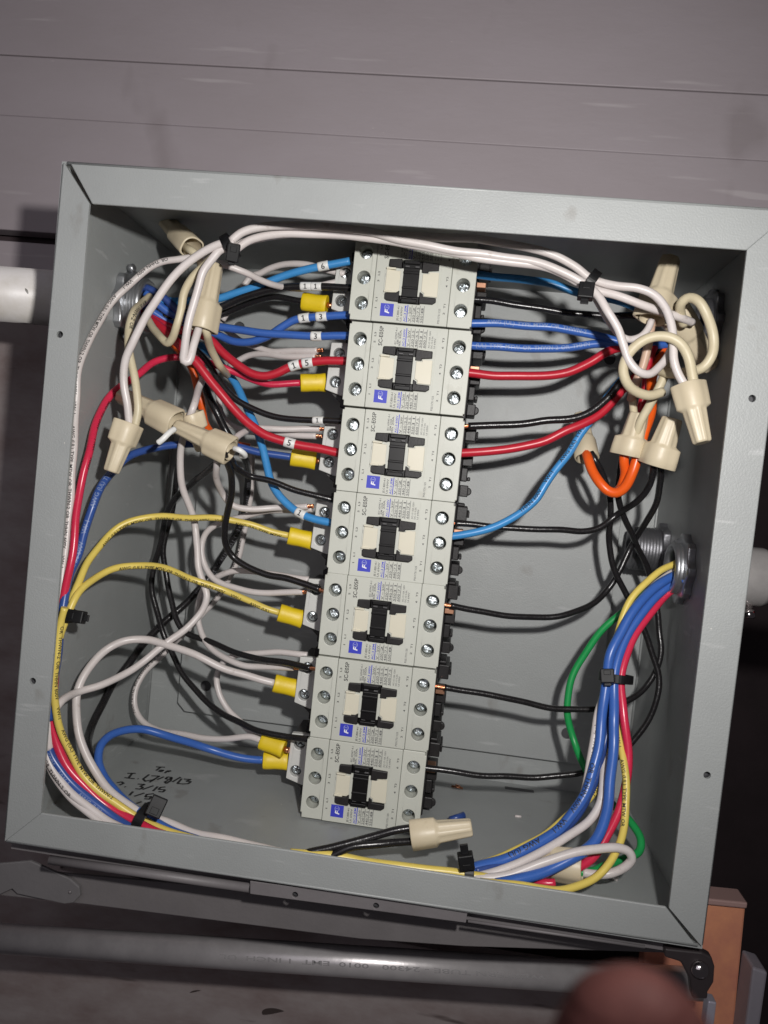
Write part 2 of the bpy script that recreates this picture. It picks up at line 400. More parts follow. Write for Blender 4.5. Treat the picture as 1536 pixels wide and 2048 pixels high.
obj('flange', MB().plate([(p.x, p.y) for p in reversed(A)], [], -36, -34), mat('flange_grey', (.16,.148,.15), .5, noise=.5, nscale=20, bump=.2), dr, bevel=.5)
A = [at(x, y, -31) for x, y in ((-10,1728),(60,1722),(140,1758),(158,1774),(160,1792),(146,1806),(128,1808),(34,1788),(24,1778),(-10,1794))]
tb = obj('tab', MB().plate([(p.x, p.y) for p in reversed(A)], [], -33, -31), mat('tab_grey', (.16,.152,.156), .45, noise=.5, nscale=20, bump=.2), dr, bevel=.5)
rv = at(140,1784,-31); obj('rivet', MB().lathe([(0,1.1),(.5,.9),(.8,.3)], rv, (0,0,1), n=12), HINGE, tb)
lt = thing('corner_bracket', at(1405,1940,-6), 'dark bent bracket with a shiny round screw at the lower right box corner', 'bracket')
A = [at(x, y, -8) for x, y in ((1330,1897),(1405,1905),(1424,1915),(1430,1935),(1428,1965),(1416,1985),(1416,1998),(1385,1998),(1380,1960),(1362,1925),(1330,1915))]
obj('plate', MB().plate([(p.x, p.y) for p in reversed(A)], [], -14, -8), mat('bracket_dark', (.035,.028,.03), .35, noise=.3), lt, bevel=1)
c = at(1399,1938,-8)
obj('screw', MB().lathe([(0,4.4),(1.2,4.3),(2.6,3.4),(3.4,2.0),(3.7,.4)], c, (0,0,1), n=24), CHROME, lt)
c = at(1421,2025,-8); obj('catch', MB().box(c.x-2, c.x+2, c.y-8, c.y+6, -14, -7), mat('pale_steel', (.62,.60,.70), .3, metal=.6), lt, bevel=.6)

# ================================================================== conduits and fittings
def lobes(k, amp): return lambda t, a: 1+amp*max(-.4, min(.7, 1.6*math.cos(k*a)))
def threads(x0, x1, r, pitch=2.0, d=.55):
    n = max(2, int(abs(x1-x0)/pitch)); out = []
    for i in range(n):
        t = x0+(x1-x0)*i/n; s = (x1-x0)/n
        out += [(t, r-d), (t+s*.45, r), (t+s*.6, r)]
    return out+[(x1, r-d)]
def connector(label, o, sgn, r, lock, length, m, inner=.8):
    t = thing('conduit_connector', o, label, 'conduit fitting', 'conduit connectors through the box walls')
    ax = (sgn, 0, 0)
    mb = MB().lathe([(.1, lock*.72), (.1, lock), (4.2, lock), (4.9, lock*.96), (4.9, lock*.72)], o, ax, n=64, mod=lobes(8, .11), closed=True)
    obj('locknut', mb, m, t, bevel=.3)
    mb = MB().lathe(threads(0, length, r)+[(length+.8, r*.93), (length+.8, r*inner), (0, r*inner)], o, ax, n=40, closed=True)
    obj('threaded_throat', mb, m, t)
    return t
LC = Vector((-XW, 124.5, -85)); KC = Vector((XW, -1.5, -96)); K2 = Vector((XW, 5, -150)); K3 = Vector((XW, 144, -99))
c1 = connector('bright zinc conduit connector through the upper left wall, blue wires coming out', LC, 1, 16.5, 19.5, 14, ZINC)
for y, s in ((21, 1), (-21, 1)):
    obj('clamp_screw', MB().lathe([(0,2.6),(3,2.6),(3.8,1.6)], LC+Vector((2,y,4)), (1,.2,.3), n=14), ZINC, c1)
connector('zinc locknut fitting on the right wall with yellow, blue and red wires coming out', KC, -1, 15.5, 19.5, 9, ZINC)
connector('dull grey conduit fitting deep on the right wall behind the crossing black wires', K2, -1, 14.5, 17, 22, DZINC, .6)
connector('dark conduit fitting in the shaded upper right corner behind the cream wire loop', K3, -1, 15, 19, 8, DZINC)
pw = thing('white_pipe', LC+Vector((-30,0,0)), 'weathered white conduit pipe with dark marks, entering the box from the left', 'pipe')
obj('tube', MB().lathe([(0,17),(260,17)], LC+Vector((-14,0,0)), (-1,0,0), n=48), PIPEW, pw)
obj('coupling', MB().lathe([(0,19),(13.8,19)], LC+Vector((-2,0,0)), (-1,0,0), n=48), ZINC, pw)
pr = thing('pipe_coupling', KC+Vector((6,0,0)), 'shiny metal pipe coupling with a set screw outside the right wall of the box', 'pipe fitting')
obj('sleeve', MB().lathe([(0,15),(8,17),(40,17.5),(43,16.8),(43.5,13)], KC+Vector((2,0,0)), (1,0,0), n=40), mat('bright_coupling', (.50,.48,.47), .22, metal=.35, noise=.6, nscale=60, col2=(.32,.30,.30)), pr, label='rounded clear-looking metal sleeve')
obj('tube', MB().lathe([(0,13.4),(90,13.4)], KC+Vector((42,0,0)), (1,0,0), n=40), mat('bright_pipe', (.55,.52,.50), .3, metal=.9, noise=.4), pr)
obj('red_band', MB().lathe([(0,13.7),(12,13.7)], KC+Vector((46,0,0)), (1,0,0), n=40), mat('red_band', (.5,.02,.03), .4), pr)
sp = atX(1500,1226,XW+8); 
obj('set_screw', MB().lathe([(0,2.0),(3,2.2),(3.2,3.4),(7,3.8),(8,3.0),(8.3,.5)], KC+Vector((36,-16,6)), (0,-1,.25), n=14), CHROME, pr)
a, b = at(-40,1874,-100), at(1400,1968,-100)
pe = thing('metal_pipe', ((a+b)/2), 'galvanised steel conduit pipe with stamped lettering running below the box', 'pipe')
ax = (b-a).normalized()
tu = obj('tube', MB().lathe([(0,9.2),((b-a).length,9.2)], a, ax, n=56), EMT, pe)
def wrap(mb, s, pt, r, phi, height, length=None):
    """text s wrapped on a round surface: pt(u) -> (point, towards-viewer, up)"""
    vs, fs, wd = round_geo(s); k = (length/wd) if length else height
    out = []
    for x, y in vs:
        p, n, u = pt(x*k); an = phi+(y-.5)*height/r
        out.append(p+(n*math.cos(an)+u*math.sin(an))*r)
    mb.add(out, fs); return wd*k
vd = (CAMP-(a+b)/2); nn = (vd-ax*vd.dot(ax)).normalized()
mb = MB()
st = a+ax*((b-a).length*.80)
wrap(mb, 'WESTERN TUBE - 24300   0010  EMT  1 INCH  UL', lambda u: (st-ax*u, nn, nn.cross(-ax)), 9.25, R(14), 2.7, 205)
obj('stamp', mb, mat('stamp_ink', (.24,.23,.235), .6), tu)

# ================================================================== contactors
PZ = -74.
def B(u0, u1, v0, v1, w0, w1, mb=None): return (mb or MB()).box(u0, u1, v0, v1, w0, w1)
ct = thing('contactor', (0,0,0), 'x', 'contactor', 'contactors stacked in a column')
PIT = 49.62
obj('base', B(-.6, 73, -48.9, -1.0, -98.3, -25, None), BLACKP, ct, bevel=.8)
SCV = (-9.9, -24.6, -39.4)
for side, u0, u1, uc in ((0, 0, 13.35, 6.9), (1, 58.05, 72.1, 65.0)):
    outer = [(u0, -1.4),(u0+1.1,-1.4),(u0+1.1,-.15),(u1,-.15),(u1,-49.35),(u0+.9,-49.35),(u0+.9,-46.2),(u0,-46.2)] if side == 0 else \
            [(u0,-.15),(u1-1,-.15),(u1-1,-2.0),(u1,-2.0),(u1,-48.2),(u1-.8,-48.2),(u1-.8,-49.35),(u0,-49.35)]
    bl = obj('terminal_block', MB().plate(outer, [circ(uc, v, 3.9, 28) for v in SCV], -11, 0), BEIGE, ct, bevel=.35)
    obj('terminal_body', B(u0+.4, u1-.4, -48.8, -.6, -24.9, -11.05), mat('well_floor', (.16,.155,.15), .5), ct)
CR = []
for k in range(4):
    a = k*math.pi/2; c_, s_ = math.cos(a), math.sin(a)
    for x, y in ((.42,.42),(1.95,.40),(1.95,-.40)): pass
cross = [(.45,.45),(.42,2.0),(-.42,2.0),(-.45,.45),(-2.0,.42),(-2.0,-.42),(-.45,-.45),(-.42,-2.0),(.42,-2.0),(.45,-.45),(2.0,-.42),(2.0,.42)]
screw_mb = MB().plate(circ(0,0,2.75,24), [cross], -1.6, .2)
for p in screw_mb.v:                     # domed head
    d_ = math.hypot(p.x, p.y)
    if d_ > 2.5: p.z -= .5
    elif p.z > 0: p.z -= .028*d_*d_
screw_mb.lathe([(-2.2,2.75),(-1.1,2.75)], (0,0,0), (0,0,1), n=20)
screw_mb.lathe([(-.55,2.70),(-.75,2.95),(-1.6,3.05),(-1.6,2.70)], (0,0,0), (0,0,1), n=24, closed=True)
screw_mb.lathe([(-1.2,.05),(-.95,2.3)], (0,0,0), (0,0,1), n=16)
screw_me = new_mesh('terminal_screw', screw_mb, STEEL, (0,0,0))
def screw(u, v, wz, par, s=1.):
    o = bpy.data.objects.new('terminal_screw', screw_me); COL.objects.link(o); o.parent = par; o.location = V((u, v, wz))
    o.rotation_euler = (R(random.uniform(-11,9)), random.uniform(0, 6.28), R(random.uniform(-10,10))); o.scale = (s,s,s)
    b = o.modifiers.new('bevel', 'BEVEL'); b.width = .0005; b.segments = 3; b.limit_method = 'ANGLE'; b.angle_limit = R(40)
for uc in (6.9, 65.0):
    for v in SCV: screw(uc, v, -7.2, ct, 1.14)
cov = obj('cover', MB().plate(rect(13.6, 57.9, -49.4, -.2), [rect(28.2,41.1,-38.0,-13.0)], -20, .5), BEIGE, ct, bevel=.4)
obj('face_panel', MB().box(19.2, 51.0, -33.6, -18.1, .5, 1.0).box(51.6, 51.9, -40, -2, .5, .62), BEIGE, ct, bevel=.2)
# black yoke: four arms and a ridged carrier
arms = [MB().plate([(21.4,-13.4),(28.7,-13.0),(28.7,-18.4),(26.3,-18.2),(21.2,-17.6)], [], .4, 2.6),
        MB().plate([(40.6,-13.7),(50.2,-14.1),(50.3,-18.2),(44.4,-18.9),(44.4,-20.0),(40.6,-20.0)], [], .4, 2.6),
        MB().plate([(20.3,-33.0),(27.0,-32.4),(28.7,-31.0),(28.7,-37.6),(22.0,-37.3),(20.5,-36.4)], [], .4, 2.6),
        MB().plate([(40.6,-31.0),(42.6,-32.2),(42.6,-33.6),(50.2,-33.8),(50.4,-36.2),(48.4,-37.6),(40.6,-37.6)], [], .4, 2.6)]
for a in arms: obj('yoke_arm', a, BLACKP, ct, bevel=.4)
CARR = mat('carrier_black', (.006, .0055, .006), .36, spec=.3, noise=.3, nscale=150)
car = obj('carrier', MB().box(28.8, 40.5, -37.7, -13.3, -8, -.2).box(30.0, 39.3, -34.4, -17.6, -.3, 1.9), CARR, ct, bevel=.4)
mb = MB()
for v0, v1, h in ((-15.4,-13.3,2.4),(-21.2,-19.6,2.7),(-29.8,-28.4,2.7),(-37.6,-35.4,2.4)):
    mb.box(30.0, 39.3, v0, v1, .8, h)
obj('ridge', mb, CARR, car, bevel=.35)
mb = MB()
for u in (30.6, 36.4):
    mb.box(u, u+2.6, -17.2, -16.2, -.1, 1.3); mb.box(u, u+2.6, -34.9, -34.5, -.1, 1.3)
obj('catch', mb, mat('catch_black', (.07,.068,.07), .35), car, bevel=.2)  # catches a little lighter than the carrier
obj('insert', MB().plate([(20.2,-19.2),(28.3,-19.9),(28.3,-31.3),(26.6,-32.2),(20.0,-32.6)], [], .9, 1.7), PALE, ct, bevel=.25)
obj('insert', MB().plate([(41.3,-20.4),(44.8,-20.4),(44.8,-19.3),(50.6,-19.2),(50.8,-33.3),(43.0,-33.2),(43.0,-31.5),(41.3,-30.6)], [], .9, 1.7), PALE, ct, bevel=.25)
obj('tab', MB().box(20.0, 25.6, -19.4, -18.3, 1.0, 3.0), PALE, ct, bevel=.25)
obj('tab', MB().box(19.6, 24.6, -32.6, -31.5, 1.0, 2.6), PALE, ct, bevel=.25)
# printing
UP = Vector((0,1,0)); LF = Vector((-1,0,0))
WZ = .54
ink = MB(); gr = MB(); bl = MB()
flat_text(ink, 'SC-E05P', (20.2,-13.0,WZ), UP, LF, 2.4, 11.4)
for s, v in (('5   L3', -11.6), ('3   L2', -26.6), ('1   L1', -41.8)): flat_text(ink, s, (16.2, v, WZ), UP, LF, 1.15, 6.2)
for s, v in (('6   T3', -11.8), ('4   T2', -26.9), ('2   T1', -42.6)): flat_text(ink, s, (56.1, v, WZ), UP, LF, 1.15, 6.2)
def table(u0, u1, v0, v1, cols, head, cells):
    bl.box(u0-.36, u0+.12, v0, v1, WZ-.03, WZ)
    st = (u1-u0)/cols
    for k in range(1, cols+1): gr.box(u0+st*k-.13, u0+st*k+.13, v0, v1, WZ-.03, WZ)
    vm = v0+(v1-v0)*.52; gr.box(u0, u1, vm-.08, vm+.08, WZ-.03, WZ)
    for k in range(cols):
        flat_text(gr, cells[k][0], (u0+st*(k+.86), v0+.3, WZ), UP, LF, st*.6, (vm-v0)*.8)
        flat_text(gr, cells[k][1], (u0+st*(k+.86), vm+.4, WZ), UP, LF, st*.6, (v1-vm)*.7)
    flat_text(gr, head[0], (u0-3.0, v0+.2, WZ), UP, LF, 1.15, (v1-v0)*.86)
    flat_text(bl, head[1], (u0-.8, v0+.2, WZ), UP, LF, 1.25, (v1-v0)*.92)
table(33.9, 45.8, -12.6, -1.6, 5, ('Ith 20A', 'AC-3 600V'), (('V ~','kW'),('220','2.5'),('440','5.5'),('550','11'),('600','7.5')))
flat_text(gr, 'IEC 60947-4-1', (28.4,-11.6,WZ), UP, LF, 1.15, 9.6); flat_text(gr, 'JEM 1038', (29.7,-11.6,WZ), UP, LF, 1.0, 7)
flat_text(gr, 'AC-15 10A 120V', (48.0,-12.2,WZ), UP, LF, 1.0, 10); flat_text(gr, 'DC-13 0.3A', (49.6,-12.2,WZ), UP, LF, 1.0, 7); flat_text(gr, 'Ui 690V', (51.2,-12.2,WZ), UP, LF, 1.0, 6)
obj('print', bl, BLUEINK, ct); bl = MB()
table(34.5, 44.0, -48.6, -38.6, 4, ('Ui 690V', 'AC-3 JEM'), (('V -','kW'),('220','2'),('440','7.5'),('550','8')))
flat_text(ink, 'JIS C 8201-4-1', (29.6,-48.2,WZ), UP, LF, 1.2, 8.6)
flat_text(gr, 'PS51731125', (53.4,-48.0,WZ), UP, LF, 1.15, 8.6)
gr.box(19.4, 19.55, -23.6, -21.6, 1.0, 1.04); gr.box(20.4, 22.6, -23.7, -23.55, 1.0, 1.04)
obj('print', ink, INK, ct); obj('print', gr, GREYINK, ct); obj('print', bl, BLUEINK, ct)
lg = obj('logo', MB().box(18.5, 26.2, -46.1, -38.7, WZ-.03, WZ+.02), BLUEINK, ct)
mb = MB(); s0 = Vector((22.6,-44.6,WZ+.05))                      # slanted F with a ring above it
U_, V_ = Vector((0,1,0)), Vector((-1,0,0))
def para(x0, x1, y0, y1):
    sh = .25; mb.add([s0+U_*(x+sh*y)+V_*y for x, y in ((x0,y0),(x1,y0),(x1,y1),(x0,y1))], [(0,1,2,3)])
s0 = Vector((23.8,-44.4,WZ+.05))
para(0, .75, 0, 2.7); para(.75, 2.0, 2.05, 2.7); para(.75, 1.7, 1.0, 1.55)
obj('emblem', mb, WHITEINK, lg)
mb = MB(); cx, cy = 22.2, -40.9
for k in range(22):
    if k in (5, 6): continue
    a0, a1 = 2*math.pi*k/22, 2*math.pi*(k+1)/22
    mb.add([(cx+r_*math.cos(a), cy+r_*math.sin(a), WZ+.05) for r_, a in ((1.15,a0),(1.5,a0),(1.5,a1),(1.15,a1))], [(0,1,2,3)])
mb.box(cx-.9, cx+.9, cy-.15, cy+.15, WZ+.03, WZ+.05)
obj('emblem', mb, mat('pale_blue_ink', (.30,.33,.62), .5), lg)
# lower coil terminals on the left
mb = MB().plate([(-15.0,-8.9),(-1.2,-8.2),(-1.2,-40.6),(-5.5,-41.4),(-16.0,-38.4)], [circ(-9.4,-15.4,3.6,24), circ(-10.2,-33.0,3.6,24)], -32, -27.6)
obj('coil_terminal', mb, mat('lug_grey', (.60,.60,.575), .4, noise=.2), ct, bevel=.5)
obj('coil_body', MB().plate([(-14.2,-9.6),(-1.2,-9.2),(-1.2,-47),(-6,-46),(-14.6,-38.6)], [], -60, -32.05), mat('coil_dark', (.05,.048,.047), .45, noise=.3), ct, bevel=.5)
obj('barrier', MB().box(-6.4,-1.3,-8.0,-2.5,-58,-29), BLACKP, ct, bevel=.5)
obj('barrier', MB().box(-6.0,-1.3,-48.6,-43.0,-58,-29), BLACKP, ct, bevel=.5)
screw(-9.4,-15.4,-31.2,ct,1.08); screw(-10.2,-33.0,-31.2,ct,1.08)
# auxiliary parts on the right
mb = MB().box(73,79.6,-11.5,-2.6,-54,-27).box(73,77.6,-2.6,-.8,-52,-30).box(79.6,81,-9.5,-5,-50,-31)
obj('auxiliary_contact', mb, BLACKP, ct, bevel=.6)
mb = MB().box(73,79.4,-27,-20.5,-52,-29).box(73,77,-36.5,-28,-54,-31).box(77,79,-36,-33.5,-50,-32)
obj('auxiliary_contact', mb, BLACKP, ct, bevel=.6)
obj('auxiliary_contact', MB().box(73,78.4,-46,-38.8,-54,-30).lathe([(-34,2.6),(-31,2.6)], (78,-42.5,0), (0,0,1), n=16), BLACKP, ct, bevel=.6)
obj('clamp', MB().box(72.4,78.2,-19.8,-16.6,-34,-22), mat('tarnished_copper', (.42,.22,.14), .4, metal=.8, noise=.5, nscale=200), ct, bevel=.4)
POS = [(-36.6,174.2),(-35.2,123.9),(-34.4,73.6),(-34.6,24.2),(-35.0,-25.0),(-35.4,-75.2),(-35.9,-124.7)]
CL = ['topmost contactor of the column, its upper edge crossed by white wires',
      'second contactor from the top, dark red wire and pink wire on its left',
      'third contactor from the top, red wires on both its left and right',
      'middle contactor of the column, light blue wires on both sides',
      'contactor fifth from the top, printed yellow wire ending at its left',
      'contactor sixth from the top, white wire in a yellow terminal at its left',
      'bottom contactor of the column, two stacked yellow terminals at its left']
for i, (x, y) in enumerate(POS):
    o = ct if i == 0 else copy_tree(ct)
    o.location = V((x, y, PZ)); o['label'] = CL[i]
    if i:
        for ch in o.children:
            if ch.name.startswith('terminal_screw'): ch.rotation_euler = (R(random.uniform(-11,9)), random.uniform(0, 6.28), R(random.uniform(-10,10)))

# ================================================================== wires
def inside(p, r):
    return abs(p.x) <= XW-r and YB+r <= p.y <= YT-r
def parse(s, r):
    pts = []
    for tk in s.split():
        a = [float(x) for x in tk.split(',')]
        pts.append([a[0], a[1], a[2] if len(a) > 2 else None])
    L = [0]
    for p, q in zip(pts, pts[1:]): L.append(L[-1]+math.hypot(q[0]-p[0], q[1]-p[1]))
    ks = [i for i, p in enumerate(pts) if p[2] is not None]
    for i, p in enumerate(pts):
        if p[2] is None:
            lo = max([k for k in ks if k < i], default=ks[0]); hi = min([k for k in ks if k > i], default=ks[-1])
            t = 0 if hi == lo else (L[i]-L[lo])/(L[hi]-L[lo]); t = t*t*(3-2*t)*.5+t*.5
            p[2] = pts[lo][2]*(1-t)+pts[hi][2]*t
    out = []
    for x, y, z in pts:
        z = max(z, -172+r); q = at(x, y, z)
        while not inside(q, r+.3) and z < -5: z += 1; q = at(x, y, z)
        out.append(q)
    return out
def spline(P, step=1.6):
    Q = [P[0]*2-P[1]]+P+[P[-1]*2-P[-2]]; out = []
    for i in range(1, len(Q)-2):
        p0, p1, p2, p3 = Q[i-1:i+3]
        t1 = max(1e-3, (p1-p0).length**.5); t2 = t1+max(1e-3, (p2-p1).length**.5); t3 = t2+max(1e-3, (p3-p2).length**.5)
        n = max(2, int((p2-p1).length/step))
        for k in range(n):
            t = t1+(t2-t1)*k/n
            A1 = p0*((t1-t)/t1)+p1*(t/t1); A2 = p1*((t2-t)/(t2-t1))+p2*((t-t1)/(t2-t1)); A3 = p2*((t3-t)/(t3-t2))+p3*((t-t2)/(t3-t2))
            B1 = A1*((t2-t)/t2)+A2*(t/t2); B2 = A2*((t3-t)/(t3-t1))+A3*((t-t1)/(t3-t1))
            out.append(B1*((t2-t)/(t2-t1))+B2*((t-t1)/(t2-t1)))
    out.append(P[-1])
    if len(out) > 40:                    # hand-bent wire is never perfectly even
        ph = [random.uniform(0, 6.28) for _ in range(6)]; n = len(out)
        for i in range(n):
            e = min(i, n-1-i)/12; e = min(1, e)*.42; u = i*step
            out[i] = out[i]+Vector((math.sin(u/9+ph[0])+.6*math.sin(u/4.3+ph[1]), math.sin(u/8+ph[2])+.6*math.sin(u/4.7+ph[3]), math.sin(u/10+ph[4])))*(e*.7)
    return out
class Path:
    def __init__(s, P):
        s.P = P; s.L = [0]
        for a, b in zip(P, P[1:]): s.L.append(s.L[-1]+(b-a).length)
        s.T = []
        for i in range(len(P)):
            a = P[max(0, i-1)]; b = P[min(len(P)-1, i+1)]; s.T.append((b-a).normalized())
        s.N = []
        pn = None
        for p, t in zip(P, s.T):
            v = (CAMP-p).normalized(); n = v-t*v.dot(t)
            if n.length < .25 and pn is not None: n = pn-t*pn.dot(t)
            n.normalize(); pn = n; s.N.append(n)
    def ev(s, u):
        u = min(max(u, 0), s.L[-1]-1e-4); lo, hi = 0, len(s.L)-1
        while hi-lo > 1:
            m = (lo+hi)//2
            if s.L[m] <= u: lo = m
            else: hi = m
        f = (u-s.L[lo])/(s.L[hi]-s.L[lo])
        p = s.P[lo].lerp(s.P[hi], f); t = s.T[lo].lerp(s.T[hi], f).normalized(); n = s.N[lo].lerp(s.N[hi], f)
        n = (n-t*n.dot(t)).normalized()
        return p, n, n.cross(t), t
    def near(s, px, py):
        best = None
        for i, p in enumerate(s.P):
            q = ROT @ p+Vector((-4.99908820, -17.12357323, -384.25724907))
            d = (768+FPX*q.x/-q.z-px)**2+(1024-FPX*q.y/-q.z-py)**2
            if best is None or d < best[0]: best = (d, s.L[i])
        return best[1]
def tube(mb, path, u0, u1, r, n=12, step=1.6, endcap=True):
    k = max(2, int((u1-u0)/step)); rings = []
    for i in range(k+1):
        p, nn_, b, t = path.ev(u0+(u1-u0)*i/k)
        rr = r(i/k) if callable(r) else r
        rings.append([p+(nn_*math.cos(2*math.pi*j/n)+b*math.sin(2*math.pi*j/n))*rr for j in range(n)])
    mb.loft(rings, endcap, endcap, True)
PRT = 'AWG (UL) TYPE MTW OR THWN-2 OR THHN 600V  VW-1  '
THIN = {'yellow': .78, 'pink_red': .80, 'red': .88, 'blue': .84, 'light_blue': .83, 'black': .86, 'green': .84, 'orange': 1, 'cream': 1, 'white': .97}
def wire(color, label, m, r, s, sleeves=(), ferrule=None, bare=None, prt=None, group=None):
    """s: photo-traced route 'px,py[,depth]'; sleeves: (px,py,text); ferrule: end yellow terminal; prt: (ink, angle, px0,py0, px1,py1)"""
    r *= THIN[color]
    P = parse(s, r)
    if ferrule and ferrule < 0: P.reverse(); ferrule = -ferrule
    path = Path(spline(P))
    L = path.L[-1]; u0, u1 = 0, L
    if bare: u1 = L-bare
    mb = MB(); tube(mb, path, u0, u1, r)
    o = obj(color+'_wire', mb, m, origin=P[0]); tag(o, label, 'wire', group or color.replace('_', ' ')+' wires in the box')
    if bare:
        mb = MB()
        for a in range(5):
            for_ = a*2*math.pi/5
            rings = []
            for i in range(9):
                p, n_, b, t = path.ev(u1-1+(bare+1)*i/8); c_ = p+(n_*math.cos(for_+i*.35)+b*math.sin(for_+i*.35))*r*.36
                rings.append([c_+(n_*math.cos(1.0472*j)+b*math.sin(1.0472*j))*r*.30 for j in range(6)])
            mb.loft(rings, True, True, True)
        obj('bare_strands', mb, COPPER, o)
    for sx, sy, tx in sleeves:
        u = path.near(sx, sy); mb = MB(); tube(mb, path, u-3.3, u+3.3, r+.45, 16, 1)
        sl = obj('marker_sleeve', mb, SLEEVE, o)
        if tx:
            mb = MB(); h = r*1.45; wd = round_geo(tx)[2]*h; wrap(mb, tx, lambda q: path.ev(u-wd/2+q)[:3], r+.52, .05, h)
            obj('marker_print', mb, INK, sl)
    if ferrule:
        p, n_, b, t = path.ev(L-.01)
        fl = ferrule
        mb = MB(); rings = []
        for tt, rx, ry in ((-1, .9, .9), (0, 1.06, 1.0), (.2, 1.07, .97), (.5, 1.02, .82), (.8, 1.05, .86), (1, 1.13, .8)):
            rings.append([p+t*(tt*fl)+b*(math.cos(2*math.pi*j/16)*rx*5.4*abs(math.cos(2*math.pi*j/16))**-.35 if abs(math.cos(2*math.pi*j/16)) > .05 else 0)
                          + n_*(math.sin(2*math.pi*j/16)*ry*4.6) for j in range(16)] if tt >= 0 else
                         [p+b*(math.cos(2*math.pi*j/16)*5.6)+n_*(math.sin(2*math.pi*j/16)*4.3) for j in range(16)])
        rings = rings[1:]
        mb.loft(rings, True, True, True)
        fo = obj('terminal_sleeve', mb, FERR, o, bevel=.4)
        mb = MB(); c0 = p+t*fl; mb.lathe([(0,1.8),(3.5,1.8)], c0, t, n=10)
        obj('terminal_tongue', mb, COPPER, fo)
    if prt:
        ik, ang, xa, ya, xb, yb = prt
        a, b_ = path.near(xa, ya), path.near(xb, yb); lo, hi = min(a, b_), max(a, b_)
        mb = MB(); u = lo; h = r*1.08
        words = PRT.split(' '); i = random.randrange(len(words))
        while u < hi:
            wd_ = words[i % len(words)]; i += 1
            if not wd_: u += h*1.2; continue
            wl = text_geo(wd_)[2]*h*1.0
            if u+wl > hi: break
            wrap(mb, wd_, lambda q, u=u: path.ev(u+q)[:3], r+.05, R(ang), h); u += wl+h*.6
        if mb.v: obj('wire_print', mb, ik, o)
    return path

rW, rT, rK = 2.25, 2.75, 2.05
# --- left side: whites
wire('white', 'printed white wire curving along the upper left wall from behind the wire connector', WHITE, 2.0,
     '690,560,-104 600,578,-100 530,563,-78 490,546,-66 450,530,-62 400,515,-62 353,518,-60 320,525 270,560 220,610 180,680 160,730 152,800 148,900 140,1010 128,1130 118,1230,-20 106,1330 98,1420 92,1500,-18 105,1545 135,1590 170,1620 215,1655,-10', prt=(INK, -25, 340,520, 125,1180))
wire('white', 'white wire arching over the blue one into the topmost contactor', WHITE, 2.1, '445,640,-120 470,600 500,555,-118 520,547 540,537 567,529 613,528 650,540,-106 690,548,-106')
wire('white', 'long white wire sweeping from the left black tie to the hanging tan connector', WHITE, rW,
     '470,487,-28 443,487,-28 383,520 337,567 300,617 277,663 267,683,-30 252,717 248,767 255,815,-36 260,858,-38')
wire('white', 'white wire looping down in a narrow U below the upright tan connector', WHITE, rW,
     '470,492,-30 440,500 427,513,-30 407,540 397,573 387,610 377,653,-30 368,700 367,722 377,722 387,690,-36 398,655,-40')
wire('white', 'top strand of the white bundle arching above the topmost contactor', WHITE, rW,
     '462,482,-28 480,467,-28 500,459 550,452 617,451 683,456 750,467,-34 817,482 912,503 983,510 1050,519,-40 1120,543 1175,572,-40 1197,590 1217,623,-36 1237,660 1247,693 1257,723 1277,743,-38 1300,747 1323,730 1340,706,-50 1345,690,-58')
wire('white', 'shaded rear strand of the white bundle, ending in the tan connector below the tie', WHITE, rW,
     '465,497,-38 482,487,-38 533,474 600,467 650,468,-44 750,472 850,473 917,476 983,483,-46 1050,494 1110,511 1150,534 1177,556,-44 1197,563 1233,570 1277,577,-40 1310,592 1333,619 1343,650 1345,683 1347,717,-34 1357,748 1372,775,-34')
wire('white', 'lower front strand of the white bundle running right past the dark corner fitting', WHITE, rW,
     '466,503,-34 500,480,-34 560,470 640,467 720,474,-38 800,486 850,493,-38 900,505 950,515 1017,524 1083,532,-42 1123,548 1160,567,-42 1197,580 1233,590 1283,610,-46 1323,624 1362,636,-52 1385,645,-58')
wire('white', 'short white strand curving under the tie to the upright tan connector', WHITE, 2.0, '1175,580,-50 1190,595 1203,617 1223,650 1243,673,-58 1260,679 1283,672 1297,656 1303,640,-62')
wire('white', 'long white wire crossing from the tan connectors down to the left bundle', WHITE, rW,
     '415,740,-96 400,773,-90 387,813,-72 372,850,-76 362,907,-84 363,960 377,1010 390,1053,-100 395,1093 398,1133 408,1170 412,1193 403,1223,-92 377,1253 337,1283 290,1320,-72 253,1347 207,1367 160,1383,-40 118,1407,-22 100,1440,-18 98,1500,-16')
wire('white', 'thick white wire in a high arch from a yellow terminal down to the lower tie', WHITE, 2.4,
     '548,1366,-104 512,1357 450,1337 383,1307,-88 333,1290 290,1278 253,1280,-62 217,1297 187,1323 167,1353 155,1390,-40 154,1433 160,1477 173,1517,-34 197,1553 227,1587 257,1610 290,1630,-28 325,1643 380,1663 433,1675 490,1688,-20 560,1705,-14', ferrule=-16)
wire('white', 'printed white wire making a tall loop to the upper of two stacked yellow terminals', WHITE, 2.1,
     '505,900,-150 503,960 497,1020 490,1060,-156 480,1107 455,1163 420,1213,-158 370,1265 310,1323,-140 287,1350 270,1383 270,1413,-128 283,1440 317,1460 383,1472,-112 450,1478 500,1474,-104 523,1481,-103', ferrule=16, prt=(INK, -50, 500,1000, 290,1430))
wire('white', 'white wire looping beside the red wires into the third contactor', WHITE, 2.1, '425,755,-120 433,775 437,795,-118 440,820 457,845 483,860 517,865,-112 550,867 627,872,-106 645,873,-106', bare=4)
wire('white', 'white wire from the angled tan connector into the third contactor', WHITE, 2.1, '440,905,-58 462,885,-70 480,868 515,858,-100 550,857 640,858,-106 652,858,-106', bare=4)
